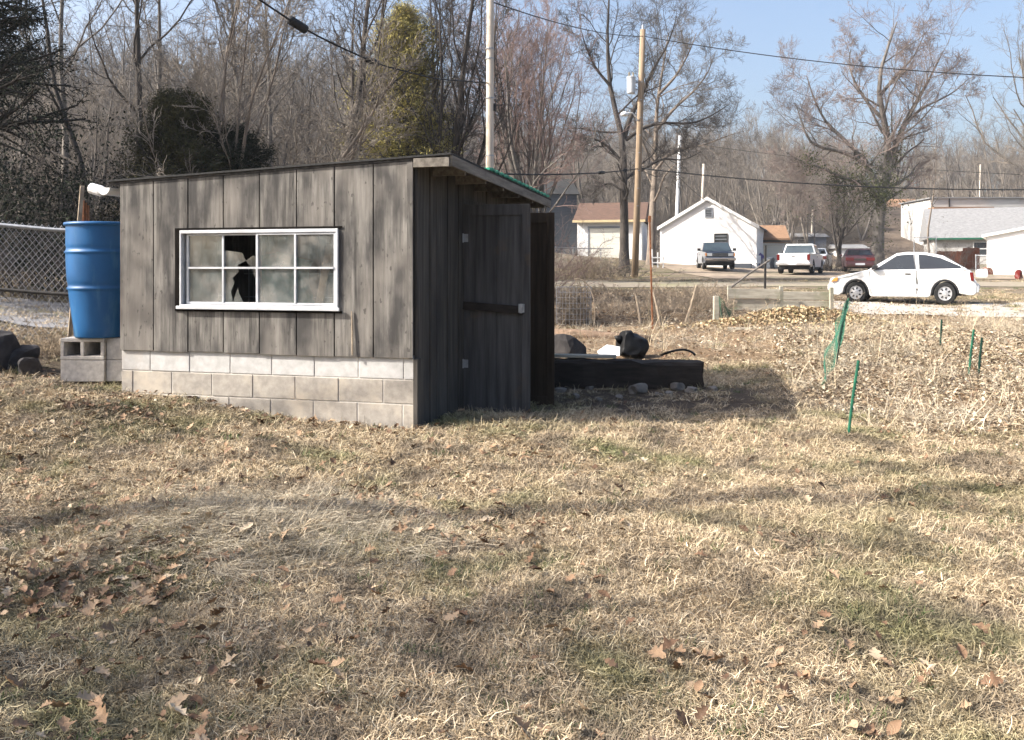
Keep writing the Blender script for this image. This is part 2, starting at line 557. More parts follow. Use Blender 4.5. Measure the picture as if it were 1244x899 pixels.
gx = axis([(-220, -60, 10), (-60, -14, 2), (-14, -6, .5), (-6, 6, .14), (6, 14, .4), (14, 60, 1.5), (60, 220, 10)])
gy = axis([(-25, 0, 2.5), (0, 2, .4), (2, 12, .14), (12, 26, .4), (26, 90, 1.5), (90, 420, 8)])
GX, GY = np.meshgrid(gx, gy)
GZ = H(GX, GY)
nx, ny = len(gx), len(gy)
idx = np.arange(nx * ny).reshape(ny, nx)
FQ = np.stack([idx[:-1, :-1], idx[:-1, 1:], idx[1:, 1:], idx[1:, :-1]], -1).reshape(-1, 4)
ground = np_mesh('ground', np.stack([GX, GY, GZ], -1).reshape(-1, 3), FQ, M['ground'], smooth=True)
tag(ground, kind='structure')


def litter_mask(x, y):
    bed = sst(2.8, 3.4, x - .06 * (y - 7)) * sst(6.0 + .3 * np.sin(x * 2.1), 6.9 + .3 * np.sin(x * 2.1), y) * (1 - sst(21, 23, y)) * (1 - sst(12, 14, x))
    back = sst(-.3, .3, x + .3) * sst(11.0, 12.5, y) * (1 - sst(29, 36, y)) * (1 - sst(10, 13, x))
    return np.maximum(bed, back)


def soil_shade_mask(x, y):
    a = np.exp(-(((x - 1.6) / 1.8) ** 4 + ((y - 9.1) / 1.1) ** 4)) * .97  # bare soil by the timber, spread wider as dark colour to deepen the shed's shadow
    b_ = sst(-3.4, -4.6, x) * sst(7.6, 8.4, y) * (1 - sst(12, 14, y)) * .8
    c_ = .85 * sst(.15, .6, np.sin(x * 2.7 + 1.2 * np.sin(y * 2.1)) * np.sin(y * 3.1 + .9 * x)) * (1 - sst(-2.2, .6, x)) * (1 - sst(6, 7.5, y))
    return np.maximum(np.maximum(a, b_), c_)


def woods_mask(x, y):
    right = sst(70, 82, y)
    left = (1 - sst(-8, -2, x)) * sst(17, 24, y)
    return np.maximum(right, left)


for nm, fn in (('litter', litter_mask), ('soil_shade', soil_shade_mask), ('woods', woods_mask)):
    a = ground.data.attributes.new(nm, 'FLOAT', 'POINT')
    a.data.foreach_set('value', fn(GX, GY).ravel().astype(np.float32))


def strip(name, pts_l, pts_r, m, n=60, dz=.03, across=6):
    L = np.array(pts_l, float)
    Rr = np.array(pts_r, float)
    t = np.linspace(0, 1, n)
    tl = np.linspace(0, 1, len(L))
    l = np.stack([np.interp(t, tl, L[:, k]) for k in (0, 1)], -1)
    r = np.stack([np.interp(t, tl, Rr[:, k]) for k in (0, 1)], -1)
    s = np.linspace(0, 1, across)[:, None, None]
    XY = l[None] * (1 - s) + r[None] * s
    wob = .12 * np.sin(t * 40)[None, :] * (np.abs(np.linspace(-1, 1, across))[:, None] ** 3)
    XY[..., 1] += wob
    Z = H(XY[..., 0], XY[..., 1]) + dz
    V = np.concatenate([XY, Z[..., None]], -1).reshape(-1, 3)
    ii = np.arange(across * n).reshape(across, n)
    fq = np.stack([ii[:-1, :-1], ii[:-1, 1:], ii[1:, 1:], ii[1:, :-1]], -1).reshape(-1, 4)
    o = np_mesh(name, V, fq, m, smooth=True)
    return tag(o, kind='structure')


strip('concrete_driveway', [(8.6, 21.2), (14, 20.0), (24, 18.6)], [(8.4, 26.6), (15, 25.8), (26, 24.6)], M['concrete'], dz=.026)
strip('gravel_road', [(-4, 34), (10, 36), (24, 36), (50, 34)], [(-4, 39.5), (10, 40.5), (24, 40.5), (50, 39)], M['gravel'], dz=.022)
strip('dirt_yard', [(10, 43.5), (16, 43.5), (30, 43)], [(9.5, 61), (18, 61), (32, 60)], M['dirt'], dz=.03, across=20)
strip('gravel_lane', [(-24, 11.8), (-12, 11.7), (-5, 12.3)], [(-26, 15.6), (-12, 15.4), (-5, 15.6)], M['lane'], dz=.03)

# ------------------------------------------------------------------ vegetation tools
def unit(v):
    return v / (np.linalg.norm(v, axis=-1, keepdims=True) + 1e-9)


def resample(poly, n):
    poly = np.array(poly, float)
    d = np.r_[0, np.cumsum(np.linalg.norm(np.diff(poly, axis=0), axis=1))]
    t = np.linspace(0, d[-1], n)
    # smooth a little with Catmull-like averaging
    out = np.stack([np.interp(t, d, poly[:, k]) for k in range(3)], -1)
    sm = out.copy()
    sm[1:-1] = .25 * out[:-2] + .5 * out[1:-1] + .25 * out[2:]
    return sm


def grow(rs, L0, R0, levels):
    """L0 (N,S+1,3) polylines, R0 (N,S+1) radii; levels: list of dicts. Returns list of (pts, rad)."""
    out = [(L0, R0)]
    pp, pr = L0, R0
    for lv in levels:
        Np, S1, _ = pp.shape
        K = lv['n']
        n = Np * K
        par = np.repeat(np.arange(Np), K)
        t0, t1 = lv.get('t', (.3, 1))
        t = t0 + (t1 - t0) * ((np.tile(np.arange(K), Np) + rs.random(n)) / K)
        u = np.clip(t, 0, .999) * (S1 - 1)
        i = u.astype(int)
        f = (u - i)[:, None]
        base = pp[par, i] * (1 - f) + pp[par, i + 1] * f
        tang = unit(pp[par, i + 1] - pp[par, i])
        rad_p = pr[par, i] * (1 - f[:, 0]) + pr[par, i + 1] * f[:, 0]
        plen = np.linalg.norm(np.diff(pp, axis=1), axis=2).sum(1)[par]
        rnd = unit(rs.normal(size=(n, 3)))
        perp = unit(rnd - tang * (rnd * tang).sum(1, keepdims=True))
        if 'flat' in lv:
            perp[:, 2] *= lv['flat']
            perp = unit(perp)
        ang = rs.uniform(*lv.get('a', (.5, 1.0)), n)[:, None]
        d = unit(tang * np.cos(ang) + perp * np.sin(ang))
        ln = plen * lv['len'] * (1 - lv.get('tp', .45) * (t - t0) / max(t1 - t0, 1e-3)) * rs.uniform(.6, 1.3, n)
        if 'maxlen' in lv:
            ln = np.minimum(ln, lv['maxlen'])
        Sg = lv.get('s', 4)
        pts = np.zeros((n, Sg + 1, 3))
        pts[:, 0] = base
        up = lv.get('up', .1)
        for k in range(Sg):
            d = d + lv.get('w', .25) * rs.normal(size=(n, 3))
            d[:, 2] += up
            d = unit(d)
            pts[:, k + 1] = pts[:, k] + d * (ln / Sg)[:, None]
        r0 = np.maximum(np.minimum(rad_p * lv.get('r', .6), ln * .06), lv.get('rmin', .006))
        prof = np.linspace(1, lv.get('end', .3), Sg + 1)
        rad = np.maximum(r0[:, None] * prof[None], lv.get('rmin', .006) * .6)
        out.append((pts, rad))
        pp, pr = pts, rad
    return out


def tubes(pts, rad, sides):
    n, S1, _ = pts.shape
    tg = np.zeros_like(pts)
    tg[:, 1:-1] = pts[:, 2:] - pts[:, :-2]
    tg[:, 0] = pts[:, 1] - pts[:, 0]
    tg[:, -1] = pts[:, -1] - pts[:, -2]
    tg = unit(tg)
    ref = np.where(np.abs(tg[:, :1, 2:3]) > .8, np.array([1., 0, 0]), np.array([0, 0, 1.]))
    ref = np.broadcast_to(ref, tg.shape)
    x = unit(np.cross(tg, ref))
    y = np.cross(tg, x)
    a = 2 * np.pi * np.arange(sides) / sides
    V = pts[:, :, None] + rad[:, :, None, None] * (x[:, :, None] * np.cos(a)[None, None, :, None] + y[:, :, None] * np.sin(a)[None, None, :, None])
    ii = np.arange(n * S1 * sides).reshape(n, S1, sides)
    a_, b_ = ii[:, :-1], ii[:, 1:]
    Fq = np.stack([a_, np.roll(a_, -1, 2), np.roll(b_, -1, 2), b_], -1).reshape(-1, 4)
    return V.reshape(-1, 3), Fq


def join(parts):
    Vs, Fs, o = [], [], 0
    for v, f in parts:
        Vs.append(v)
        Fs.append(f + o)
        o += len(v)
    return np.concatenate(Vs), np.concatenate(Fs)


def leaves_at(rs, pts, size, n_each, spread, aspect=1.0, up=None):
    """random little quads round points"""
    c = np.repeat(pts, n_each, 0) + rs.normal(size=(len(pts) * n_each, 3)) * spread
    a = unit(rs.normal(size=c.shape))
    if up is not None:
        a = unit(a + np.array(up))
    b = unit(np.cross(a, rs.normal(size=c.shape)))
    s = size * rs.uniform(.5, 1.3, len(c))[:, None]
    V = np.stack([c - a * s, c - b * s * aspect * .5, c + a * s, c + b * s * aspect * .5], 1).reshape(-1, 3)
    Fq = np.arange(len(V)).reshape(-1, 4)
    return V, Fq


def poly_tree(polys, rads, S1=12):
    L = np.stack([resample(p, S1) for p in polys])
    Rr = np.stack([np.linspace(a, b, S1) for a, b in rads])
    for i, (a, b) in enumerate(rads):
        if L[i, 0, 2] < 5 and a > .08:
            Rr[i, 0] *= 1.35
    return L, Rr


def plant_tree(name, label, cat, base, L0, R0, levels, mt, mw, seed, group=None, sides=(8, 5, 4, 3, 3), buds=None, extra=None, split=2):
    rs = np.random.default_rng(seed)
    base = np.array(base, float)
    L0 = L0 - base
    lv = grow(rs, L0, R0, levels)
    t = thing(name, label, cat, base, 0, group)
    V, Fq = join([tubes(p, r, sides[min(i, len(sides) - 1)]) for i, (p, r) in enumerate(lv[:split])])
    np_mesh('trunk', V, Fq, mt, t, smooth=True)
    parts = [tubes(p, r, sides[min(i + split, len(sides) - 1)]) for i, (p, r) in enumerate(lv[split:])]
    if buds:
        tips = lv[-1][0][:, 1:].reshape(-1, 3)
        parts.append(leaves_at(rs, tips, buds[0], buds[1], buds[2]))
    V, Fq = join(parts)
    np_mesh('crown', V, Fq, mw, t)
    if extra:
        extra(t, lv, rs)
    return t


def bare_tree(name, label, px, Y, height, lean=(0, 0), r=.2, seed=1, mt='bark_grey', mw='twig_grey', group=None, first=.3, n1=9, spread=(.5, .95),
              lv4=True, buds=None, l1=.5, leaders=1, cat='tree', x=None, up=.12, split_h=.12, dens=1.0, dz=-.1):
    rs = np.random.default_rng(seed + 900)
    bx_ = PX(px, Y) if x is None else x
    b = np.array([bx_, Y, Hs(bx_, Y) + dz])
    polys, rads = [], []
    for k in range(leaders):
        az = rs.uniform(0, 2 * PI)
        sp = 0 if leaders == 1 else rs.uniform(.12, .3)
        pts = [b]
        d = np.array([lean[0], lean[1], 1.0])
        nseg = 8
        cur = b.copy()
        for i in range(nseg):
            dd = d + rs.normal(size=3) * np.array([.10, .10, .02])
            if leaders > 1 and i >= 1:
                dd = dd + sp * np.array([math.cos(az), math.sin(az), 0]) * (1 if i < 5 else .4)
            cur = cur + dd / np.linalg.norm(dd) * height * (1 if k == 0 else rs.uniform(.75, .95)) / nseg
            pts.append(cur.copy())
        polys.append(pts)
        rr = r if k == 0 else r * rs.uniform(.6, .85)
        rads.append((rr, rr * .14))
    L0, R0 = poly_tree(polys, rads)
    L = [dict(n=n1, t=(first, .98), len=l1, a=spread, s=7, w=.16, up=up, r=.45, tp=.6),
         dict(n=int(7 * dens), t=(.25, 1), len=.46, a=(.45, .95), s=5, w=.2, up=.06, r=.5),
         dict(n=int(7 * dens), t=(.15, 1), len=.48, a=(.4, .95), s=4, w=.22, up=.05, r=.55, rmin=.007)]
    if lv4:
        L.append(dict(n=int(6 * dens), t=(.1, 1), len=.5, a=(.35, .9), s=3, w=.22, up=.04, r=.6, rmin=.005, end=.4))
    return plant_tree(name, label, cat, b, L0, R0, L, M[mt], M[mw], seed, group, buds=buds)


def shrub(name, label, px, Y, h, w, seed, mt, n=40, cat='shrub', x=None, foliage=None, up=.1, depth=1.0, lv=2, rr=.012, dome=False, group=None):
    rs = np.random.default_rng(seed)
    bx_ = PX(px, Y) if x is None else x
    b = np.array([bx_, Y, Hs(bx_, Y) - .05])
    st = rs.normal(size=(n, 3)) * np.array([w * .28, w * .28 * depth, 0])
    d = unit(np.c_[st[:, :2] / (w * .5) * .8 + rs.normal(size=(n, 2)) * .35, np.ones(n)])
    S1 = 7
    L0 = np.zeros((n, S1, 3))
    L0[:, 0] = st
    ln = h * rs.uniform(.55, 1.1, n)
    for k in range(S1 - 1):
        d = d + rs.normal(size=(n, 3)) * .16
        if dome:
            d[:, 2] -= .12 * k / 2
        d = unit(d)
        L0[:, k + 1] = L0[:, k] + d * (ln / (S1 - 1))[:, None]
    L0[:, 1:, 2] = np.maximum(L0[:, 1:, 2], .05)
    R0 = np.linspace(1, .3, S1)[None] * rs.uniform(.6, 1.2, n)[:, None] * rr
    lvl = [dict(n=6, t=(.2, 1), len=.4, a=(.4, 1.1), s=4, w=.3, up=up, r=.7, rmin=.005),
           dict(n=5, t=(.1, 1), len=.5, a=(.4, 1.1), s=3, w=.3, up=up * .5, r=.7, rmin=.004)][:lv]
    g = grow(rs, L0, R0, lvl)
    t = thing(name, label, cat, b, 0, group)
    V, Fq = join([tubes(g[0][0], g[0][1], 4)])
    np_mesh('stems', V, Fq, mt, t)
    V, Fq = join([tubes(p, r_, 3) for p, r_ in g[1:]])
    np_mesh('twigs', V, Fq, mt, t)
    if foliage:
        fm, size, ne, sp = foliage
        tips = g[-1][0][:, 1:].reshape(-1, 3)
        V, Fq = leaves_at(rs, tips, size, ne, sp)
        np_mesh('foliage', V, Fq, fm, t)
    return t


def conifer(name, label, px, Y, h, w, seed, fm, bm, z0=.1, n=110, droop=.0, shape=.8, size=.10, ne=3, cat='tree', x=None, dens=9, sp=.10, asp=.35):
    rs = np.random.default_rng(seed)
    bx_ = PX(px, Y) if x is None else x
    b = np.array([bx_, Y, Hs(bx_, Y) - .1])
    t = thing(name, label, cat, b)
    S1 = 10
    zz = np.linspace(0, h, S1)
    L0 = np.stack([np.cumsum(rs.normal(size=S1) * .03), np.cumsum(rs.normal(size=S1) * .03), zz], -1)[None]
    R0 = np.linspace(h * .018, .02, S1)[None]
    V, Fq = tubes(L0, R0, 7)
    np_mesh('trunk', V, Fq, bm, t, smooth=True)
    u = np.sort(rs.random(n))
    z = h * (z0 + (1 - z0) * u)
    az = rs.uniform(0, 2 * PI, n)
    env = w / 2 * (1 - u) ** shape * rs.uniform(.6, 1.15, n) + .08
    S2 = 6
    pts = np.zeros((n, S2, 3))
    base = np.stack([np.interp(z, zz, L0[0, :, k]) for k in range(3)], -1)
    pts[:, 0] = base
    d = np.stack([np.cos(az), np.sin(az), rs.uniform(.1, .7, n)], -1)
    for k in range(S2 - 1):
        d = unit(d + rs.normal(size=(n, 3)) * .14 + np.array([0, 0, .1 - droop]))
        pts[:, k + 1] = pts[:, k] + d * (env / (S2 - 1))[:, None]
    rad = np.linspace(1, .3, S2)[None] * np.maximum(env * .03, .012)[:, None]
    g = grow(rs, pts, rad, [dict(n=dens, t=(.15, 1), len=.45, a=(.4, 1.0), s=3, w=.3, up=.06 - droop, r=.6, rmin=.006)])
    tw = [tubes(p, r_, 3) for p, r_ in g]
    V, Fq = join(tw)
    np_mesh('branches', V, Fq, bm, t)
    tips = g[1][0][:, 1:].reshape(-1, 3)
    V, Fq = leaves_at(rs, tips, size, ne, sp, aspect=asp)
    np_mesh('crown', V, Fq, fm, t)
    return t


# ------------------------------------------------------------------ scatter (stuff)
def scatter(name, pts, rot, scl, idx, protos, label, cat):
    me = bpy.data.meshes.new(name)
    n = len(pts)
    me.vertices.add(n)
    me.vertices.foreach_set('co', np.ascontiguousarray(pts, np.float32).ravel())
    a = me.attributes.new('rot', 'FLOAT_VECTOR', 'POINT')
    a.data.foreach_set('vector', np.ascontiguousarray(rot, np.float32).ravel())
    a = me.attributes.new('scl', 'FLOAT', 'POINT')
    a.data.foreach_set('value', np.ascontiguousarray(scl, np.float32))
    a = me.attributes.new('idx', 'INT', 'POINT')
    a.data.foreach_set('value', np.ascontiguousarray(idx, np.int32))
    me.update()
    o = bpy.data.objects.new(name, me)
    COL.objects.link(o)
    c = bpy.data.collections.new(name + '_sources')
    for i, p in enumerate(protos):
        p.name = '%s_source_%02d' % (name, i)
        c.objects.link(p)
    ng = bpy.data.node_groups.new(name + '_nodes', 'GeometryNodeTree')
    ng.interface.new_socket('Geometry', in_out='INPUT', socket_type='NodeSocketGeometry')
    ng.interface.new_socket('Geometry', in_out='OUTPUT', socket_type='NodeSocketGeometry')
    gi = ng.nodes.new('NodeGroupInput')
    go = ng.nodes.new('NodeGroupOutput')
    iop = ng.nodes.new('GeometryNodeInstanceOnPoints')
    ci = ng.nodes.new('GeometryNodeCollectionInfo')
    ci.inputs['Collection'].default_value = c
    ci.inputs['Separate Children'].default_value = True
    ci.inputs['Reset Children'].default_value = True
    iop.inputs['Pick Instance'].default_value = True

    def attr(nm, dt):
        q = ng.nodes.new('GeometryNodeInputNamedAttribute')
        q.data_type = dt
        q.inputs['Name'].default_value = nm
        return q.outputs['Attribute']
    e = ng.nodes.new('FunctionNodeEulerToRotation')
    ng.links.new(attr('rot', 'FLOAT_VECTOR'), e.inputs[0])
    ng.links.new(gi.outputs[0], iop.inputs['Points'])
    ng.links.new(ci.outputs[0], iop.inputs['Instance'])
    ng.links.new(attr('idx', 'INT'), iop.inputs['Instance Index'])
    ng.links.new(e.outputs[0], iop.inputs['Rotation'])
    ng.links.new(attr('scl', 'FLOAT'), iop.inputs['Scale'])
    ng.links.new(iop.outputs[0], go.inputs[0])
    md = o.modifiers.new('scatter', 'NODES')
    md.node_group = ng
    return tag(o, label, cat, kind='stuff')


def blade_clump(rs, n, radius, hmin, hmax, width, lay, m, seg=3, comb=None, curl=.5):
    az = rs.uniform(0, 2 * PI, n)
    rr = radius * np.sqrt(rs.random(n))
    base = np.stack([rr * np.cos(az), rr * np.sin(az), np.full(n, -.004)], -1)
    a2 = rs.uniform(0, 2 * PI, n)
    if comb is not None:
        a2 = comb + rs.normal(size=n) * .55
    tilt = np.clip(rs.normal(lay, .35, n), .05, 1.5)
    d = np.stack([np.cos(a2) * np.sin(tilt), np.sin(a2) * np.sin(tilt), np.cos(tilt)], -1)
    ln = rs.uniform(hmin, hmax, n)
    pts = np.zeros((n, seg + 1, 3))
    pts[:, 0] = base
    for k in range(seg):
        d = d + rs.normal(size=(n, 3)) * curl * .4
        d[:, 2] -= curl * .45
        d = unit(d)
        pts[:, k + 1] = pts[:, k] + d * (ln / seg)[:, None]
    pts[:, 1:, 2] = np.maximum(pts[:, 1:, 2], .003 + .01 * rs.random((n, seg)))
    side = unit(np.cross(pts[:, -1] - pts[:, 0], np.array([0, 0, 1.]) + rs.normal(size=(n, 3)) * .5))
    w = width * rs.uniform(.6, 1.3, n)[:, None] * np.linspace(1, .25, seg + 1)[None]
    Lv = pts + side[:, None] * w[..., None] * .5
    Rv = pts - side[:, None] * w[..., None] * .5
    V = np.stack([Lv, Rv], 2).reshape(-1, 3)
    ii = np.arange(n * (seg + 1) * 2).reshape(n, seg + 1, 2)
    Fq = np.stack([ii[:, :-1, 0], ii[:, :-1, 1], ii[:, 1:, 1], ii[:, 1:, 0]], -1).reshape(-1, 4)
    tone = np.repeat(rs.random(n), (seg + 1) * 2)
    return np_mesh('clump', V, Fq, m, link=False, colors=tone)


def oak_leaf(rs, L=.1, m=None, lobes=True, curl=1.0):
    k = 13
    t = np.linspace(0, 1, k)
    w = np.sin(np.pi * np.clip(t, 0, 1) ** .85) * .27
    if lobes:
        w = w * (1 + .42 * np.sin(np.arange(k) * 2 * np.pi / 3.3 + rs.uniform(0, 6))) * rs.uniform(.85, 1.15, k)
    w = np.maximum(w, .012) * L
    cx = t * L
    cu = curl * rs.uniform(.1, .5)
    zz = cu * L * (t - .5) ** 2 * rs.choice([-1, 1, 1]) + .02 * L * rs.normal(size=k)
    fold = rs.uniform(.1, .8) * curl
    tw = rs.normal() * .5 * curl
    V = []
    for i in range(k):
        for s in (-1, 0, 1):
            a = tw * (t[i] - .5)
            y = s * w[i]
            z = abs(s) * w[i] * fold
            V.append((cx[i] - L / 2, y * math.cos(a) - z * math.sin(a), zz[i] + z * math.cos(a) + y * math.sin(a) + .004))
    ii = np.arange(k * 3).reshape(k, 3)
    Fq = np.concatenate([np.stack([ii[:-1, j], ii[1:, j], ii[1:, j + 1], ii[:-1, j + 1]], -1) for j in (0, 1)])
    return np_mesh('leaf', np.array(V), Fq, m or M['leaf'], link=False)


# ------------------------------------------------------------------ the shed
SH = thing('garden_shed', 'grey weathered wooden shed with lean-to roof standing on a concrete block base', 'shed', (-.795, 7.2, 0), R(-15))
W_, D_ = 2.79, 3.45


def rooftop(x, o=0):       # underside of the roof at local x
    return 2.165 + .043 * x + o


# block base
mb = MB()
BL, BH = .40, .2
for row, (z1, off) in enumerate(((.585, .09), (.385, .27), (.185, .10), (-.015, .3))):
    x = -W_
    edges = [-W_]
    e = -off
    tmp = [0.0]
    while e > -W_:
        tmp.append(e)
        e -= BL
    tmp.append(-W_)
    for a, b in zip(tmp[1:], tmp[:-1]):
        if b - a < .03:
            continue
        j = random.uniform(-.003, .003)
        mb.bx(a + .004, b - .004, j, .19, z1 - BH + .004, z1 - .004, 0 if row == 0 else 1)
mb.bx(-W_ + .01, -.01, .0055, .18, -.22, .58, 2)
mb.build('block_base', [M['block_top'], M['block_low'], M['mortar']], SH, bevel=.005)
# front siding: boards with grooves, cut round the window
wx0, wx1, wz0, wz1 = -2.165, -.655, .945, 1.625
mb = MB()
bw = W_ / 8
for i in range(8):
    a, b = -W_ + i * bw, -W_ + (i + 1) * bw
    a += .006
    b -= .006
    j = -.024 + random.uniform(-.002, .002)

    def brd(x0, x1, z0, z1=None):
        if x1 - x0 < .01:
            return
        zt0 = rooftop(x0) if z1 is None else z1
        zt1 = rooftop(x1) if z1 is None else z1
        mb.prism([(x0, z0), (x1, z0), (x1, zt1), (x0, zt0)], j, 0.0)
    zb = .566 + random.uniform(-.006, .006)
    if b <= wx0 or a >= wx1:
        brd(a, b, zb)
    else:
        if a < wx0:
            brd(a, wx0, zb)
        if b > wx1:
            brd(wx1, b, zb)
        lo, hi = max(a, wx0), min(b, wx1)
        brd(lo, hi, zb, wz0)
        brd(lo, hi, wz1)
mb.build('siding', M['siding'], SH)
mb = MB()
for x0, x1, z0, z1 in ((-W_, wx0, .585, 2.0), (wx1, 0, .585, 2.1), (wx0, wx1, .585, wz0), (wx0, wx1, wz1, 2.03)):
    mb.bx(x0 + .01, x1 - .004, .004, .03, z0, z1)
mb.build('wall_backing', M['groove'], SH)
# corner trim on the front right edge
mb = MB()
mb.bx(-.045, .004, -.045, -.027, .57, 2.15)
mb.build('corner_trim', M['siding'], SH)
mb = MB()
mb.bx(.002, .042, -.03, .10, .0, .56)
mb.build('corner_post', M['sidewood'], SH, bevel=.004)
# right side wall with a door opening
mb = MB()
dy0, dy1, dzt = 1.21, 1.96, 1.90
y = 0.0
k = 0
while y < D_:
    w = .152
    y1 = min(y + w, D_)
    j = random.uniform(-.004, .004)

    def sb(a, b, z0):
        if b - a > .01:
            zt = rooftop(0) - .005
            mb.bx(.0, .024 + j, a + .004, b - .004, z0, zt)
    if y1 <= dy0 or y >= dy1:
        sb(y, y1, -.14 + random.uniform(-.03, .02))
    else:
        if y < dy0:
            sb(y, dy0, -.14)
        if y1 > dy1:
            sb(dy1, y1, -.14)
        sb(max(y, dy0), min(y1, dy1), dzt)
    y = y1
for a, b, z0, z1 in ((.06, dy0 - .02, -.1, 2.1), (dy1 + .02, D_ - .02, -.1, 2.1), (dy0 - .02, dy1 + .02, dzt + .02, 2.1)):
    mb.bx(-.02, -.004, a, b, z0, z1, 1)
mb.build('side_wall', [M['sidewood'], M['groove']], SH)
mb = MB()
mb.bx(-.07, .03, dy0 - .045, dy0 - .003, -.14, dzt - .003, 0)
mb.bx(-.07, .03, dy1 + .003, dy1 + .045, -.14, dzt - .003, 0)
mb.bx(-.07, .032, dy0 - .045, dy1 + .045, dzt - .002, dzt + .05, 0)
mb.build('door_frame', M['sidewood'], SH, bevel=.004)
mb = MB()
for i in range(12):
    a = i * .29 - .0
    mb.bx(-W_ - .001, -W_ + .022, max(a, .032) + .003, min(a + .29, D_) - .003, .58, rooftop(-W_) - .005)
mb.bx(-W_ + .001, -W_ + .17, .2, D_, -.1, .575)
mb.build('left_wall', M['siding'], SH)
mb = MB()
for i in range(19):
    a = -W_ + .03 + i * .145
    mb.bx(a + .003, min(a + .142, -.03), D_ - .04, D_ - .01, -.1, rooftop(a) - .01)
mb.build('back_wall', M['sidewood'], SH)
# roof
mb = MB()


def slab_roof(x0, x1, y0, y1, o0, o1, mi):
    mb.prism([(x0, rooftop(x0, o0)), (x1, rooftop(x1, o0)), (x1, rooftop(x1, o1)), (x0, rooftop(x0, o1))], y0, y1, mi)


slab_roof(-W_ - .10, .315, -.03, D_ + .17, .003, .022, 0)
mb.build('roof_deck', M['doorwood'], SH)
mb = MB()
slab_roof(-W_ - .12, .335, -.05, D_ + .19, .0225, .038, 0)
mb.build('roofing', M['roofing'], SH)
mb = MB()
n = 30
for i in range(n):          # green strip lying along the rear half of the edge, slightly wavy
    a, b = 1.0 + i * (2.5 / n), 1.0 + (i + 1) * (2.5 / n)
    h = .0385 + .008 * (i % 2)
    mb.prism([(-.15, rooftop(-.15, h)), (.345, rooftop(.345, h)), (.345, rooftop(.345, h + .022)), (-.15, rooftop(-.15, h + .022))], a, b)
mb.build('green_roofing', M['green_roof'], SH)
mb = MB()
mb.bx(.317, .338, -.03, D_ + .17, rooftop(.32) - .068, rooftop(.32) + .02)
mb.build('side_fascia', M['fascia'], SH, bevel=.003)
mb = MB()
mb.bx(.010, .316, -.046, -.022, rooftop(.1) - .062, rooftop(.1) + .012)
mb.build('front_fascia', M['fascia'], SH, bevel=.003)
for i in range(6):
    yy = .35 + i * .6
    MB().bx(.03, .316, yy, yy + .04, rooftop(.2) - .085, rooftop(.2) - .01).build('rafter_tail', M['fascia'], SH)
# gutter on the left eave
mb = MB()
g0 = []
ns = 8
xc, zc = -W_ - .17, rooftop(-W_) - .03
ring = [(xc + .065 * math.cos(PI + PI * k / ns), zc + .065 * math.sin(PI + PI * k / ns)) for k in range(ns + 1)]
ringi = [(xc + .058 * math.cos(PI + PI * k / ns), zc + .058 * math.sin(PI + PI * k / ns)) for k in range(ns + 1)][::-1]
mb.prism(ring + ringi, -.02, D_)
mb.prism(ring, -.024, -.021)
gut = mb.build('gutter', M['white'], SH)
mb = MB()
mb.lathe([(.045, 0), (.05, .02), (.05, .13)], 12, M=Matrix.Translation((xc - .05, .03, zc - .03)) @ Matrix.Rotation(R(-75), 4, 'Y'))
mb.build('gutter_outlet', M['white'], gut, smooth=False)

# the roof also falls a little towards the back
for ch in SH.children:
    if ch.name.split('.')[0] in ('roof_deck', 'roofing', 'green_roofing', 'side_fascia', 'rafter_tail', 'side_wall', 'back_wall', 'left_wall'):
        for v in ch.data.vertices:
            if v.co.z > 1.96:
                v.co.z -= .027 * max(v.co.y, 0)

# window
mb = MB()
fw = .028
yo = -.045
for x0, x1, z0, z1 in ((wx0 + .002, wx1 - .002, wz1 - .03, wz1 - .002), (wx0 + .002, wx1 - .002, wz0 + .002, wz0 + .034),
                       (wx0 + .002, wx0 + .02, wz0 + .034, wz1 - .03), (wx1 - .02, wx1 - .002, wz0 + .034, wz1 - .03)):
    mb.bx(x0, x1, yo, .04, z0, z1)
mb.bx(wx0 - .02, wx1 + .02, yo - .02, yo - .001, wz0 - .005, wz0 + .022)
win = mb.build('window_frame', M['alu'], SH, bevel=.003)
mb = MB()
mb.bx(wx0 - .05, wx1 + .03, -.034, -.0255, wz1 + .001, wz1 + .018)
mb.bx(wx0 - .05, wx0 - .002, -.034, -.0255, wz0 - .02, wz1 + .001)
mb.bx(wx0 - .05, wx1 + .03, -.034, -.0255, wz0 - .025, wz0 - .006)
mb.build('window_surround', M['groove'], SH)
mid = (wx0 + wx1) / 2 + .01
sz0, sz1 = wz0 + .036, wz1 - .032


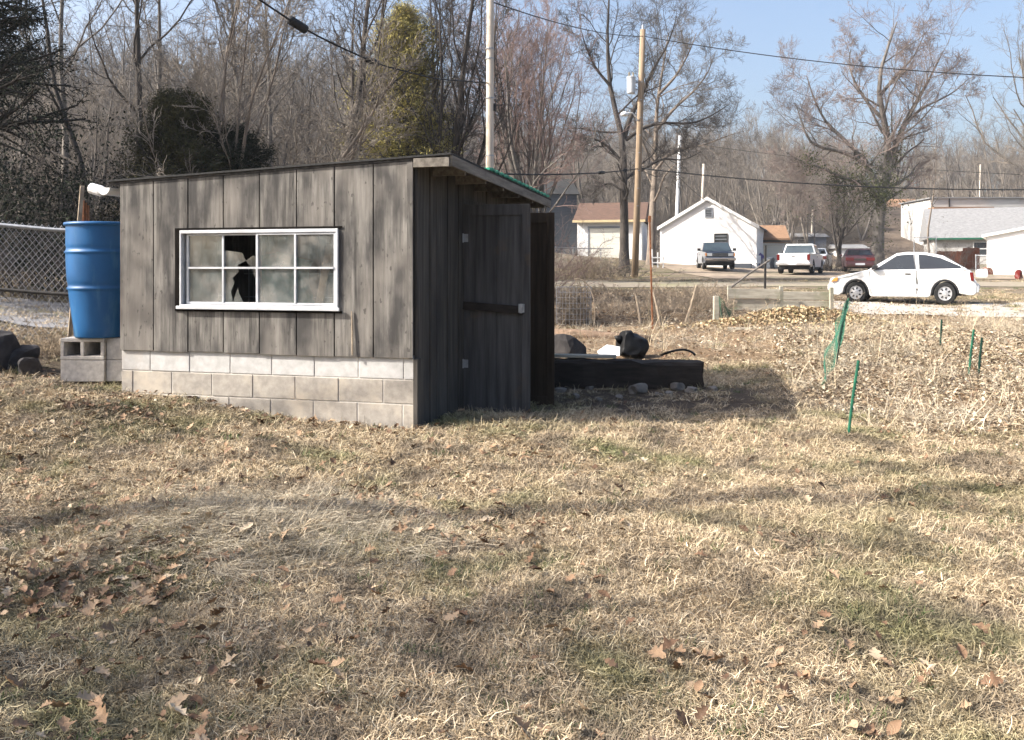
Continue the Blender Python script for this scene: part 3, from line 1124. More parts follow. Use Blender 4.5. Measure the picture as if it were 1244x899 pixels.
def sash(x0, x1, yy, broken):
    mb = MB()
    st = .021
    mb.bx(x0, x1, yy, yy + .02, sz1 - st * .8, sz1 - .001)
    mb.bx(x0, x1, yy, yy + .02, sz0 + .001, sz0 + st)
    mb.bx(x0, x0 + st, yy, yy + .02, sz0 + st, sz1 - st * .8)
    mb.bx(x1 - st, x1, yy, yy + .02, sz0 + st, sz1 - st * .8)
    so = mb.build('window_sash', M['alu'], win, bevel=.002)
    mb = MB()
    xm, zm = (x0 + x1) / 2, (sz0 + sz1) / 2 + .01
    mb.bx(xm - .008, xm + .008, yy - .006, yy + .008, sz0 + st, sz1 - st * .8)
    mb.bx(x0 + st, x1 - st, yy - .0085, yy + .0065, zm - .008, zm + .008)
    mb.build('muntin', M['alu'], win)
    gx0, gx1, gz0, gz1 = x0 + st, x1 - st, sz0 + st, sz1 - st * .8
    mb = MB()
    y0 = yy + .010
    if not broken:
        mb.bx(gx0, gx1, y0, y0 + .004, gz0, gz1)
    else:
        mb.bx(gx0, xm, y0, y0 + .004, gz0, gz1)
        # right half: shards left round a jagged hole
        X = lambda u: xm + (gx1 - xm) * u
        Z = lambda v: gz0 + (gz1 - gz0) * v
        polys = [[(0, 0), (.26, 0), (.20, .16), (.30, .30), (.24, .36), (0, .42)],
                 [(0, .42), (.24, .36), (.42, .46), (.40, .56), (.62, .62), (.52, .74), (0, .78)],
                 [(.26, 0), (.55, 0), (.42, .14), (.40, .22)],
                 [(.62, .62), (.84, .70), (1, .62), (1, .42), (.86, .38), (.80, .50)]]
        for p in polys:
            mb.prism([(X(u), Z(v)) for u, v in p], y0, y0 + .004)
    mb.build('pane', M['pane'], win)


sash(wx0 + .05, mid + .012, -.012, True)
sash(mid - .022, wx1 - .022, -.036, False)

# doors
def door(name, label, y, width, z0, z1, m, bars):
    # hinged at local x=.03, opened square to the wall
    mb = MB()
    th = .035
    x0, x1 = .035, .035 + width
    n = 2
    for i in range(n):
        a = x0 + (x1 - x0) * i / n
        b = x0 + (x1 - x0) * (i + 1) / n
        mb.bx(a + .002, b - .002, y, y + .018, z0 + .01 * i, z1)
    d = mb.build('door', m, SH, bevel=.003)
    if label:
        d['label'] = label
    mb = MB()
    for a, b in ((x0 - .002, x0 + .055), (x1 - .075, x1 + .002)):
        mb.bx(a, b, y - .016, y - .001, z0 + .005, z1 + .004)
    mb.bx(x0 + .055, x1 - .075, y - .016, y - .001, z1 - .10, z1 + .003)
    mb.bx(x0 + .055, x1 - .075, y - .016, y - .001, z0 + .004, z0 + .09)
    mb.build('door_frame_board', m, d, bevel=.003)
    if bars:
        mb = MB()
        mb.bar((x0 - .0, y - .028, z0 + 1.045), (x1 - .06, y - .028, z0 + 1.005), .02, .075)
        mb.build('cross_bar', M['timber'], d, bevel=.003)
        mb = MB()
        mb.bx(x1 - .10, x1 - .045, y - .045, y - .038, z0 + .985, z0 + 1.065)
        mb.lathe([(.014, 0), (.018, .01), (.018, .03)], 10, M=Matrix.Translation((x1 - .07, y - .045, z0 + 1.05)) @ Matrix.Rotation(R(90), 4, 'X'))
        mb.bx(x1 - .085, x1 - .06, y - .06, y - .046, z0 + .98, z0 + 1.02)
        mb.build('latch', M['galv'], d)
        for hz in (.46, 1.64):
            mb = MB()
            mb.bx(x0 - .03, x0 + .045, y - .022, y - .017, z0 + hz, z0 + hz + .075)
            mb.tube([(x0 - .003, y - .026, z0 + hz - .005), (x0 - .003, y - .026, z0 + hz + .08)], .008, 8)
            mb.build('hinge', M['galv'], d)
    return d


door('door', 'grey door leaf with a dark cross bar and steel latch', dy0 - .01, .64, -.10, 1.885, M['doorwood'], True)
door('door', 'dark brown door leaf standing behind the grey one', dy1 + .02, .70, -.09, 1.85, M['brownwood'], False)

ROT = Matrix.Translation((-.795, 7.2, 0)) @ Matrix.Rotation(R(-15), 4, 'Z')


def SL(x, y, z):
    return ROT @ Vector((x, y, z))


# things inside / against the shed
o = MB().prism([(-1.02, .75), (-.95, .75), (-.80, 1.50), (-.87, 1.50)], .17, .19).build('wooden_board', M['stick'], None)
o.matrix_world = ROT
tag(o, 'tan board leaning inside the shed behind the right window pane', 'board')
mb = MB()
for i in range(5):
    mb.bx(-.86 + i * .045, -.82 + i * .045, .30, .32, .7, 1.55 - .02 * i)
o = mb.build('wooden_pallet', M['stick'], None)
o.matrix_world = ROT
tag(o, 'pale slatted pallet stood on end inside the shed at the right of the window', 'pallet')
mb = MB()
nn = 14
vs, fs = [], []
for i in range(nn):
    for k in range(8):
        u, v = i / (nn - 1), k / 7
        vs.append((-1.75 + .55 * u + .05 * math.sin(v * 6), .55 + .05 * math.sin(i * 1.3 + v * 3), .9 + v * .55 - .15 * abs(u - .4)))
for i in range(nn - 1):
    for k in range(7):
        fs.append((i * 8 + k, (i + 1) * 8 + k, (i + 1) * 8 + k + 1, i * 8 + k + 1))
mb.add(vs, fs)
o = mb.build('plastic_sheet', M['teal'], None, smooth=True)
o.matrix_world = ROT
sm = o.modifiers.new('thickness', 'SOLIDIFY')
sm.thickness = .003
tag(o, 'teal plastic sheet hanging inside the shed behind the broken pane', 'sheet')
mb = MB()
for i in range(6):
    mb.tube([(-2.0 + i * .25, .8, .75), (-2.0 + i * .25, .8, 1.3)], .004, 4)
for i in range(3):
    mb.tube([(-2.05, .8, .8 + i * .22), (-.65, .8, .8 + i * .22)], .004, 4)
o = mb.build('wire_rack', M['galv'], None)
o.matrix_world = ROT
tag(o, 'thin wire grid rack standing inside the shed behind the window', 'rack')
a, b = SL(-.525, -.045, .58), SL(-.535, -.036, .94)
o = MB().tube([a, a.lerp(b, .5) + Vector((.002, 0, 0)), b], [.007, .008, .006], 6).build('thin_stick', M['stick'])
tag(o, 'thin pale stick leaning against the front siding right of the shed window', 'stick')

# ------------------------------------------------------------------ barrel on blocks
bx0, by0 = -3.90, 8.42
gz = .235
lab = ['grey concrete block with two open cores directly under the blue barrel', 'grey concrete block on the ground, bottom one under the barrel']
for k in range(2):
    z0 = gz + (1 - k) * .205
    mb = MB()
    if k == 0:
        x0, x1, y0, y1 = bx0 - .31, bx0 + .10, by0 - .16, by0 + .24
        th = .035
        zt, zb = z0 + .2, z0
        xm = (x0 + x1) / 2
        mb.bx(x0, x1, y0, y1, zb, zb + th)
        mb.bx(x0, x1, y0, y1, zt - th, zt)
        for xa in (x0, xm - .018, x1 - th):
            mb.bx(xa, xa + th, y0 + .001, y1 - .001, zb + th, zt - th)
        mb.bx(x0 + .01, x1 - .01, y1 - .05, y1 - .03, zb + th, zt - th)
    else:
        mb.bx(bx0 - .31, bx0 + .10, by0 - .155, by0 + .235, z0, z0 + .203)
    o = mb.build('concrete_block', M['cinder'], None, bevel=.006)
    tag(o, lab[k], 'concrete block', 'blocks under the blue barrel')
mb = MB()
mb.bx(bx0 + .105, bx0 + .33, by0 - .13, by0 + .22, gz, gz + .20)
mb.bx(bx0 + .107, bx0 + .33, by0 - .125, by0 + .215, gz + .2025, gz + .405)
o = mb.build('concrete_block', M['cinder'], None, bevel=.006)
tag(o, 'shaded concrete block stack between the barrel blocks and the shed corner', 'concrete block', 'blocks under the blue barrel')
BT = thing('rain_barrel', 'tall blue plastic barrel standing on concrete blocks at the shed corner', 'barrel', (bx0, by0, gz + .41))
hb = 1.08
prof = [(.0, .0), (.225, 0), (.235, .015), (.245, .12)]
for i in range(1, 90):
    u = i / 89
    z = .12 + u * .93
    r = .245 + .062 * math.sin(min(u * 1.35, 1) * PI / 2)
    for rz in (.46, .80):
        r += .013 * math.exp(-((z - rz) / .010) ** 2) - .005 * math.exp(-((z - rz - .035) / .02) ** 2)
    prof.append((r, z))
prof += [(.306, 1.065)]
MB().lathe(prof, 48).build('barrel_body', M['blue'], BT, smooth=True)
MB().lathe([(.300, 1.045), (.322, 1.047), (.326, 1.06), (.322, 1.075), (.302, 1.08), (.28, 1.07), (.27, 1.06)], 48).build('barrel_rim', M['blue'], BT, smooth=True)

# leaning things behind the barrel
a, b = G(82, 9.6), P(100, 226, 9.3)
o = MB().bar(a, b, .04, .02).build('leaning_board', M['stick'])
tag(o, 'pale narrow board leaning on the chain-link fence behind the blue barrel', 'board')
mb = MB()
q = G(103, 10.2)
for k in range(3):
    mb.bx(q.x - .045 + .012 * k, q.x - .012 + .012 * k, q.y + .03 * k, q.y + .03 * k + .028, q.z, 1.3 + (325 - 243 - 3 * k) / F * 10.2)
o = mb.build('rusty_post', M['rust'], None)
tag(o, 'short rust-brown wooden post behind the barrel rim', 'post')

# chain-link fence
def chainlink(name, label, a, b, h, step=.075, wr=.0028, mid=True, post_step=2.4, base_dz=0, wire=M['wire'], rail=M['galv'], dark_mid=True):
    a, b = Vector(a), Vector(b)
    L = (b - a).length
    u = (b - a).normalized()
    t = thing(name, label, 'fence', (a.x, a.y, 0))
    off = Vector((a.x, a.y, 0))
    a0 = a - off

    def pt(s, z):
        q = a + u * s
        return Vector((u.x * s, u.y * s, Hs(q.x, q.y) * .5 + (a.z + (b.z - a.z) * s / L) * .5 + z + base_dz))
    mb = MB()
    n = int(L / step)
    nz = int(h / step) * 2
    for sgn in (1, -1):
        for i in range(-nz // 2, n + nz // 2):
            s0 = i * step
            p0, p1 = (s0, 0.0), (s0 + h * .82 * 1.0, h)
            if sgn < 0:
                p0, p1 = (s0 + h * .82, 0.0), (s0, h)
            (sa, za), (sb, zb) = p0, p1
            # clip to 0..L
            def clip(sa, za, sb, zb):
                if sa == sb:
                    return sa, za, sb, zb
                if sa < 0:
                    za += (zb - za) * (0 - sa) / (sb - sa)
                    sa = 0
                if sa > L:
                    za += (zb - za) * (L - sa) / (sb - sa)
                    sa = L
                return sa, za, sb, zb
            if max(sa, sb) <= 0 or min(sa, sb) >= L:
                continue
            sa, za, sb, zb = clip(sa, za, sb, zb)
            sb, zb, sa, za = clip(sb, zb, sa, za)
            mb.tube([pt(sa, za), pt(sb, zb + .035)], wr, 3, cap=False)
    mb.build('wire_mesh', wire, t)
    mb = MB()
    mb.tube([pt(s, h - .02) for s in np.linspace(0, L, 8)], .024, 8)
    mb.build('top_rail', rail, t, smooth=True)
    if mid:
        mb = MB()
        mb.tube([pt(s, h * .42) for s in np.linspace(0, L, 8)], .022, 8)
        mb.build('middle_rail', M['darksteel'] if dark_mid else rail, t, smooth=True)
    k = 0
    s = .02
    while s < L + .01:
        MB().lathe([(.03, -.1), (.03, h + .01), (.02, h + .03), (.005, h + .04)], 10, c=pt(min(s, L), 0)).build('post', rail, t)
        s += post_step
    return t


aa = Vector((-9.2, 10.3, Hs(-9.2, 10.3)))
bb = Vector((-4.15, 11.0, Hs(-4.15, 11.0)))
chainlink('chain_link_fence', 'grey chain-link fence with dark middle rail left of the blue barrel', aa, bb, 1.38)
aa = Vector((-4.9, 12.9, Hs(-4.9, 12.9)))
bb = Vector((-1.2, 13.5, Hs(-1.2, 13.5)))
chainlink('chain_link_fence', 'farther stretch of chain-link fence glimpsed between barrel and shed eave', aa, bb, 1.62, step=.12)


def rock(name, label, c, s, seed, m, group=None, cat='rock'):
    rs = np.random.default_rng(seed)
    bm = bmesh.new()
    bmesh.ops.create_icosphere(bm, subdivisions=3, radius=1)
    ph = rs.normal(size=(6, 3)) * 1.6
    am = rs.random(6) * 6.28
    for v in bm.verts:
        n = sum(math.sin(float(np.dot(ph[i], v.co)) + am[i]) for i in range(6)) * .085
        fl = [max(min(c_, .72), -.72) for c_ in v.co]
        v.co = Vector((fl[0] * s[0], fl[1] * s[1], fl[2] * s[2])) * (1 + n)
    me = bpy.data.meshes.new(name)
    bm.to_mesh(me)
    bm.free()
    me.materials.append(m)
    o = bpy.data.objects.new(name, me)
    COL.objects.link(o)
    o.location = c
    o.rotation_euler = (rs.normal() * .15, rs.normal() * .15, rs.uniform(0, 6))
    return tag(o, label, cat, group)


for px, py, Y, s, lb in ((-8, 432, 8.9, (.36, .3, .34), 'dark rounded rock at the left picture edge below the fence'),
                         (28, 432, 9.0, (.22, .2, .2), 'bluish grey rock between the dark rock and the barrel blocks'),
                         (36, 446, 8.7, (.13, .14, .15), 'small grey rock in front of the bluish rock')):
    q = G(px, Y, s[2] * .45)
    rock('rock', lb, q, s, px + 50, M['darkrock'], 'rocks in the shade left of the barrel')

# ------------------------------------------------------------------ timber, bag, rubble right of the shed
a = G(655, 10.05, .13)
b = G(853, 9.75, .13)
a.z = b.z = .15
L = (b - a).length
ang = math.atan2(b.y - a.y, b.x - a.x)
TB = thing('garden_timber', 'long black railway-sleeper timber lying on the ground beside the shed door', 'timber', (a.x, a.y, -.02), ang)
mb = MB()
vs = []
nseg = 14
prof = [(-.15, .0), (.13, -.01), (.15, .02), (.145, .28), (.11, .305), (-.12, .30), (-.15, .27)]
rs = np.random.default_rng(4)
for i in range(nseg + 1):
    for (yy, zz) in prof:
        vs.append((i * L / nseg + (.02 * rs.normal() if i == nseg else 0), yy + .006 * rs.normal(), zz + .007 * rs.normal() - .015))
fs = []
m_ = len(prof)
for i in range(nseg):
    for k in range(m_):
        fs.append((i * m_ + k, i * m_ + (k + 1) % m_, (i + 1) * m_ + (k + 1) % m_, (i + 1) * m_ + k))
fs.append(tuple(range(m_))[::-1])
fs.append(tuple(nseg * m_ + k for k in range(m_)))
mb.add(vs, fs)
mb.build('timber_body', M['timber'], TB)
mb = MB()
mb.box((.38, 0, 0), (.78, .16, .03))
o = mb.build('plank', M['greyboard'], None, bevel=.004)
o.location = (a.x + .1, a.y + .02, .303)
o.rotation_euler = (0, 0, ang)
tag(o, 'short grey plank lying on the left end of the black timber', 'plank')
# looped hose on timber
pts = [P(824 + 20 * math.cos(t), 430, 9.95) + Vector((0, .12 * math.sin(2 * t), .02 + .055 * max(0, math.sin(t)))) for t in np.linspace(0, PI, 14)]
for p in pts:
    p.z = max(p.z - .03, .297)
o = MB().tube(pts, .013, 6).build('hose', M['bag'], None, smooth=True)
tag(o, 'short arched piece of black hose on top of the black timber', 'hose')
# bag
BG = thing('black_bag', 'slumped shiny black bag on the sunlit ground behind the black timber', 'bag', G(768, 12.6, 0))
bm = bmesh.new()
bmesh.ops.create_icosphere(bm, subdivisions=4, radius=1)
rs = np.random.default_rng(3)
pl = [(Vector(rs.normal(size=3)).normalized(), rs.uniform(.62, .93)) for _ in range(26)]
ph = rs.normal(size=(6, 3)) * 4
for v in bm.verts:
    c_ = v.co.copy()
    for nn_, dd_ in pl:
        e_ = c_.dot(nn_) - dd_
        if e_ > 0:
            c_ -= nn_ * e_ * .85
    n = sum(math.sin(float(np.dot(ph[i], v.co)) + i) for i in range(6)) * .012
    x, y, z = c_ * (1 + n)
    v.co = Vector((x * .29 + .03 * z, y * .24, z * .22 + .17 + .05 * (x < -.1) * max(0, z)))
    v.co.z = max(v.co.z, -.01)
me = bpy.data.meshes.new('bag_body')
bm.to_mesh(me)
bm.free()
me.materials.append(M['bag'])
o = bpy.data.objects.new('bag_body', me)
COL.objects.link(o)
o.parent = BG
mb = MB()
mb.tube([(-.15, -.02, .26), (-.205, -.03, .285), (-.235, -.03, .27)], [.075, .05, .06], 9)
mb.build('tied_neck', M['bag'], BG, smooth=True)
# paper
mb = MB()
vs = [(-.14, -.1, .01), (.13, -.12, .015), (.16, .08, .12), (-.02, .1, .15), (-.16, .06, .06), (0, 0, .09)]
mb.add(vs, [(0, 1, 5), (1, 2, 5), (2, 3, 5), (3, 4, 5), (4, 0, 5)])
o = mb.build('crumpled_paper', M['paper'], None)
o.location = G(740, 12.3, .05)
sm = o.modifiers.new('thickness', 'SOLIDIFY')
sm.thickness = .008
tag(o, 'crumpled white paper sheet lying beside the black bag', 'paper')
rock('tree_stump', 'dark lumpy stump at the left end of the timber, beside the brown door', G(688, 12.2, .10), (.30, .25, .30), 8, M['darkrock'], None, 'stump')
rb = [(690, 462, .11, 'pale broken block standing by the brown door bottom'), (700, 474, .06, 'bluish stone chip near the brown door bottom'),
      (740, 463, .12, 'flat pale stone in front of the timber middle'), (775, 472, .15, 'low flat stone under the timber in shade'),
      (801, 476, .055, 'small pale stone left of the pair by the timber end'), (811, 475, .06, 'small pale stone touching the reddish brick piece'),
      (822, 470, .11, 'reddish brick piece in front of the timber end'), (840, 473, .08, 'grey stone chunk right under the timber end'),
      (716, 468, .06, 'round stone between the pale block and the flat stone'), (866, 470, .06, 'lone stone chip right of the timber end in shadow')]
rb += [(752, 478, .045, 'tiny chip below the flat stone'), (727, 478, .05, 'small brown-grey chip between the round stone and the tiny chip'),
       (787, 464, .07, 'small stone tucked against the timber face'), (681, 470, .08, 'angular stone half behind the brown door edge')]
for i, (px, py, s, lb) in enumerate(rb):
    Y = 1.3 * F / (py - HY) - .05
    rock('rubble_stone', lb, G(px, Y, s * .25), (s, s * .7, s * (.55 if i else 1.0)), 40 + i, M['rock'], 'rubble stones in front of the timber', 'stone')

# ------------------------------------------------------------------ garden stakes and net
def ground_Y(px, py, Y=8.0):
    for _ in range(40):
        Y = .5 * Y + .5 * (ZC - Hs(PX(px, Y), Y)) * F / (py - HY)
    return Y


def stake(px0, py0, px1, py1, Y, r, m, label, seed=0):
    if px0 > 1020:
        Y = ground_Y(px0, py0)
    a = P(px0, py0, Y)
    a.z = Hs(a.x, a.y)
    b = P(px1, py1, Y)
    t = thing('garden_stake', label, 'stake', a, 0, 'green garden stakes')
    d = b - a
    mb = MB()
    mb.tube([Vector((0, 0, -.1)), d * .5, d], r, 6)
    for k in range(10):
        q = d * (.08 + .09 * k)
        mb.box(q + Vector((r, 0, 0)), (r * 1.3, r, .012))
    mb.build('rod', m, t)
    return t


stake(1013, 462, 1029, 365, 10.4, .014, M['darkstake'], 'tall dark leaning stake carrying the bunched green netting')
stake(1019, 440, 1031, 362, 12.6, .012, M['greenstake'], 'thinner green stake just behind the leaning netting stake')
stake(1029, 528, 1043, 438, 6.95, .011, M['greenstake'], 'bright green leaning stake nearest to the lawn, left of the leaf bed')
stake(1142, 422, 1144, 388, 14.0, .012, M['darkstake'], 'short dark stake alone under the white car')
stake(1176, 456, 1183, 400, 10.7, .012, M['greenstake'], 'left green stake of the close pair on the right')
stake(1188, 456, 1193, 410, 10.7, .012, M['darkstake'], 'right shorter dark stake of the close pair on the right')
# netting
NT = MB()


def net(c0, c1, c2, c3, nu, nv, r=.0025, wav=.03):
    c0, c1, c2, c3 = map(Vector, (c0, c1, c2, c3))

    def q(u, v):
        p = c0.lerp(c1, u).lerp(c3.lerp(c2, u), v)
        return p + Vector((wav * math.sin(9 * u + 5 * v), wav * math.cos(7 * u - 4 * v), 0))
    for i in range(nu + 1):
        NT.tube([q(i / nu, k / 8) for k in range(9)], r, 3, cap=False)
    for k in range(nv + 1):
        NT.tube([q(i / 8, k / nv) for i in range(9)], r, 3, cap=False)


A0 = P(997, 470, 9.5)
A0.z = Hs(A0.x, A0.y) + .01
A1 = P(1013, 452, 10.4)
A1.z = Hs(A1.x, A1.y) + .02
net(A0, A1, P(1027, 372, 10.42), P(1004, 425, 9.7), 20, 22, .0013)
B1 = P(1019, 440, 12.5)
B1.z = Hs(B1.x, B1.y) + .02
net(A1, B1, P(1030, 366, 12.5), P(1026, 374, 10.45), 26, 20, .0013)
o = NT.build('garden_netting', M['greennet'], None)
tag(o, 'green plastic netting slung between the two tall leaning stakes', 'netting')

# raised beds and boards
def board(name, label, px0, py0, px1, py1, Y0, Y1, hgt, m, th=.045, cat='board', group=None):
    a = P(px0, py0, Y0)
    b = P(px1, py1, Y1)
    mb = MB()
    mb.bar(a, b, th, hgt)
    o = mb.build(name, m, None, bevel=.006)
    return tag(o, label, cat, group)


board('bed_board', 'long low grey board edging the leaf heap in front', 884, 402, 1060, 406, 15.9, 15.4, .13, M['greyboard'], .05, 'board')
BF = thing('plank_fence', 'low weathered fence of stacked grey-green planks behind the leaf heap', 'fence', G(948, 22.4))
bl = Vector(BF.location)
for (x0, x1, y0, y1, Ya) in ((884, 948, 350.5, 362.5, 22.3), (884, 948, 363.5, 377, 22.35), (950, 1012, 354, 364, 22.8), (950, 1012, 365, 378, 22.75)):
    mb = MB()
    a, b = P(x0, (y0 + y1) / 2, Ya), P(x1, (y0 + y1) / 2 + .6, Ya - .1)
    mb.bar(a - bl, b - bl, .05, (y1 - y0) / F * Ya)
    mb.build('plank', M['greyboard'], BF, bevel=.008)
for px in (886, 949, 1010):
    mb = MB()
    a = G(px, 22.55, -.1) - bl
    mb.bar(a, a + Vector((0, 0, .75)), .09, .09)
    mb.build('post', M['greyboard'], BF, bevel=.008)
a = G(870, 17.6)
PO = thing('bed_post', 'short greenish wooden post wrapped in green wire at the heap corner', 'post', a)
MB().bx(-.055, .055, -.055, .055, -.1, .56).build('post_body', M['greyboard'], PO, bevel=.01)
NT = MB()
net((.06, -.07, .0), (.42, .15, .0), (.30, .1, .25), (.06, -.06, .55), 16, 14, .004, .02)
NT.build('wire_wrap', M['greennet'], PO)
# steel stakes
a = G(929, 23.2)
mb = MB()
mb.bar(a - Vector((0, 0, .2)), Vector((a.x + .02, a.y, P(0, 298, 23.2).z)), .05, .05)
o = mb.build('steel_stake', M['darksteel'])
tag(o, 'upright dark steel stake behind the plank fence', 'stake')
o = MB().tube([P(884, 352, 22.9), P(912, 331, 23.0), P(935, 316, 23.05)], .028, 6).build('brace_pole', M['bark_grey'])
tag(o, 'slanting grey pole leaning across the dark steel stake', 'pole')
a = G(793, 17.2)
mb = MB()
mb.bar(a - Vector((0, 0, .1)), Vector((a.x - .06, a.y, P(0, 264, 17.2).z)), .035, .03)
mb.box((a.x - .06, a.y, P(0, 264, 17.2).z - .03), (.05, .045, .12))
o = mb.build('rusty_stake', M['rust'])
tag(o, 'tall thin rusty stake standing before the white gabled house', 'stake')
for x0, y0, x1, y1, Y, lb in ((832, 384, 846, 347, 18.5, 'thick leaning stick left of the wrapped bed post'),
                              (802, 382, 793, 352, 18.2, 'pale leaning stick at the foot of the rusty stake'),
                              (778, 372, 772, 357, 18.4, 'short pale stick left of the rusty stake foot'),
                              (816, 400, 884, 370, 17.0, 'stick lying in front of the wrapped bed post')):
    a = P(x0, y0, Y)
    a.z = Hs(a.x, a.y)
    b = P(x1, y1, Y + .05)
    if x0 == 816:
        b = G(884, 17.0, .08)
        continue
    o = MB().tube([a, a.lerp(b, .5) + Vector((.01, 0, 0)), b], [.028, .024, .02], 6).build('leaning_stick', M['stick'])
    tag(o, lb, 'stick', 'sticks stuck in the leaf litter')
# log
a, b = G(664, 15.6, .06), G(790, 15.0, .05)
o = MB().tube([a, a.lerp(b, .3) + Vector((0, .03, .02)), a.lerp(b, .7), b], [.11, .10, .085, .06], 9).build('fallen_log', M['logbark'], None, smooth=True)
tag(o, 'brown log half buried in leaves behind the black bag', 'log')
# wire compost ring with dry stems
cx = G(697, 18.6)
CR = thing('compost_ring', 'round wire compost ring filled with dry pale stems behind the shed roof end', 'compost bin', cx)
mb = MB()
rr, hh = .37, .78
for i in range(30):
    a_ = 2 * PI * i / 30
    mb.tube([(rr * math.cos(a_), rr * math.sin(a_), 0), (rr * math.cos(a_), rr * math.sin(a_), hh)], .004, 3)
for k in range(8):
    z = hh * k / 7
    mb.tube([(rr * math.cos(t), rr * math.sin(t), z) for t in np.linspace(0, 2 * PI, 25)], .004, 3, cap=False)
mb.build('wire_ring', M['wire'], CR)
mb = MB()
rs = np.random.default_rng(5)
for i in range(420):
    t_ = rs.uniform(0, 6.28)
    r_ = rr * .95 * math.sqrt(rs.random())
    p = Vector((r_ * math.cos(t_), r_ * math.sin(t_), rs.uniform(.02, .62)))
    d = Vector(rs.normal(size=3) * np.array([.15, .15, .16]))
    q = p + d
    k = math.hypot(q.x, q.y)
    if k > rr * .97:
        q.x *= rr * .97 / k
        q.y *= rr * .97 / k
    mb.tube([p, q], .008, 3, cap=False)
st = mb.build('dry_stems', M['drystem'], CR)
st['kind'] = 'stuff'
mb = MB()
pts = [Vector((.36 + .06 * math.sin(t * 2), -.05, 0.0)) + Vector((-.35 * (1 - math.cos(t)), -.02, .95 * math.sin(t))) for t in np.linspace(0, 1.7, 10)]
mb.tube(pts, .012, 5)
o = mb.build('bent_cane', M['stick'], None)
o.location = cx + Vector((.02, -.42, 0))
tag(o, 'pale cane bent in an arch over the wire compost ring', 'cane')
# small white A-frame remains near the white house
q = G(799, 56)
mb = MB()
for dx in (-.35, .0, .35):
    mb.bar(q + Vector((dx, 0, -.1)), q + Vector((dx, 0, 1.15 - .2 * (dx == 0))), .07, .07)
for z in (.3, .62):
    mb.bar(q + Vector((-.4, -.05, z)), q + Vector((.4, -.05, z)), .03, .07)
o = mb.build('white_rail', M['white'], None)
tag(o, 'short white wooden rail at the left corner of the white gabled house', 'railing')

# ------------------------------------------------------------------ vehicles
def arch(cx, cz, r, n=9, a0=PI, a1=0):
    return [(cx + r * math.cos(a0 + (a1 - a0) * i / (n - 1)), cz + r * math.sin(a0 + (a1 - a0) * i / (n - 1))) for i in range(n)]


def wheel(parent, x, y, r, w, spokes=7, dark=False):
    s = 1 if y > 0 else -1
    T = Matrix.Translation((x, y, r)) @ Matrix.Rotation(R(-90 * s), 4, 'X')
    mb = MB()
    mb.lathe([(r * .60, -w / 2), (r * .9, -w / 2), (r, -w * .32), (r, w * .32), (r * .92, w / 2), (r * .66, w / 2), (r * .64, w * .2), (r * .60, -w / 2)], 28, M=T, cap=False)
    wo = thing('wheel', None, None)
    wo.parent = parent
    mb.build('tyre', M['tyre'], wo)
    mb = MB()
    mb.lathe([(r * .63, w * .30), (r * .63, w * .40), (r * .55, w * .40), (r * .50, w * .34), (r * .2, w * .40), (r * .16, w * .46), (.01, w * .46)], 28, M=T)
    for k in range(spokes):
        a = 2 * PI * k / spokes
        c = (r * .40 * math.cos(a), r * .40 * math.sin(a), w * .40)
        mb.box(c, (r * .20, r * .13, w * .06), a, 1, T)
    mb.build('rim', [M['rim'], M['blackplastic']], wo)
    return wo


def side_panel(parent, name, outline, yfn, m, off=.006, th=.006, sides=(1, -1)):
    for s in sides:
        mb = MB()
        mb.prism(outline, lambda x, z: s * (yfn(z) + off), lambda x, z: s * (yfn(z) + off - th))
        mb.build(name, m, parent)


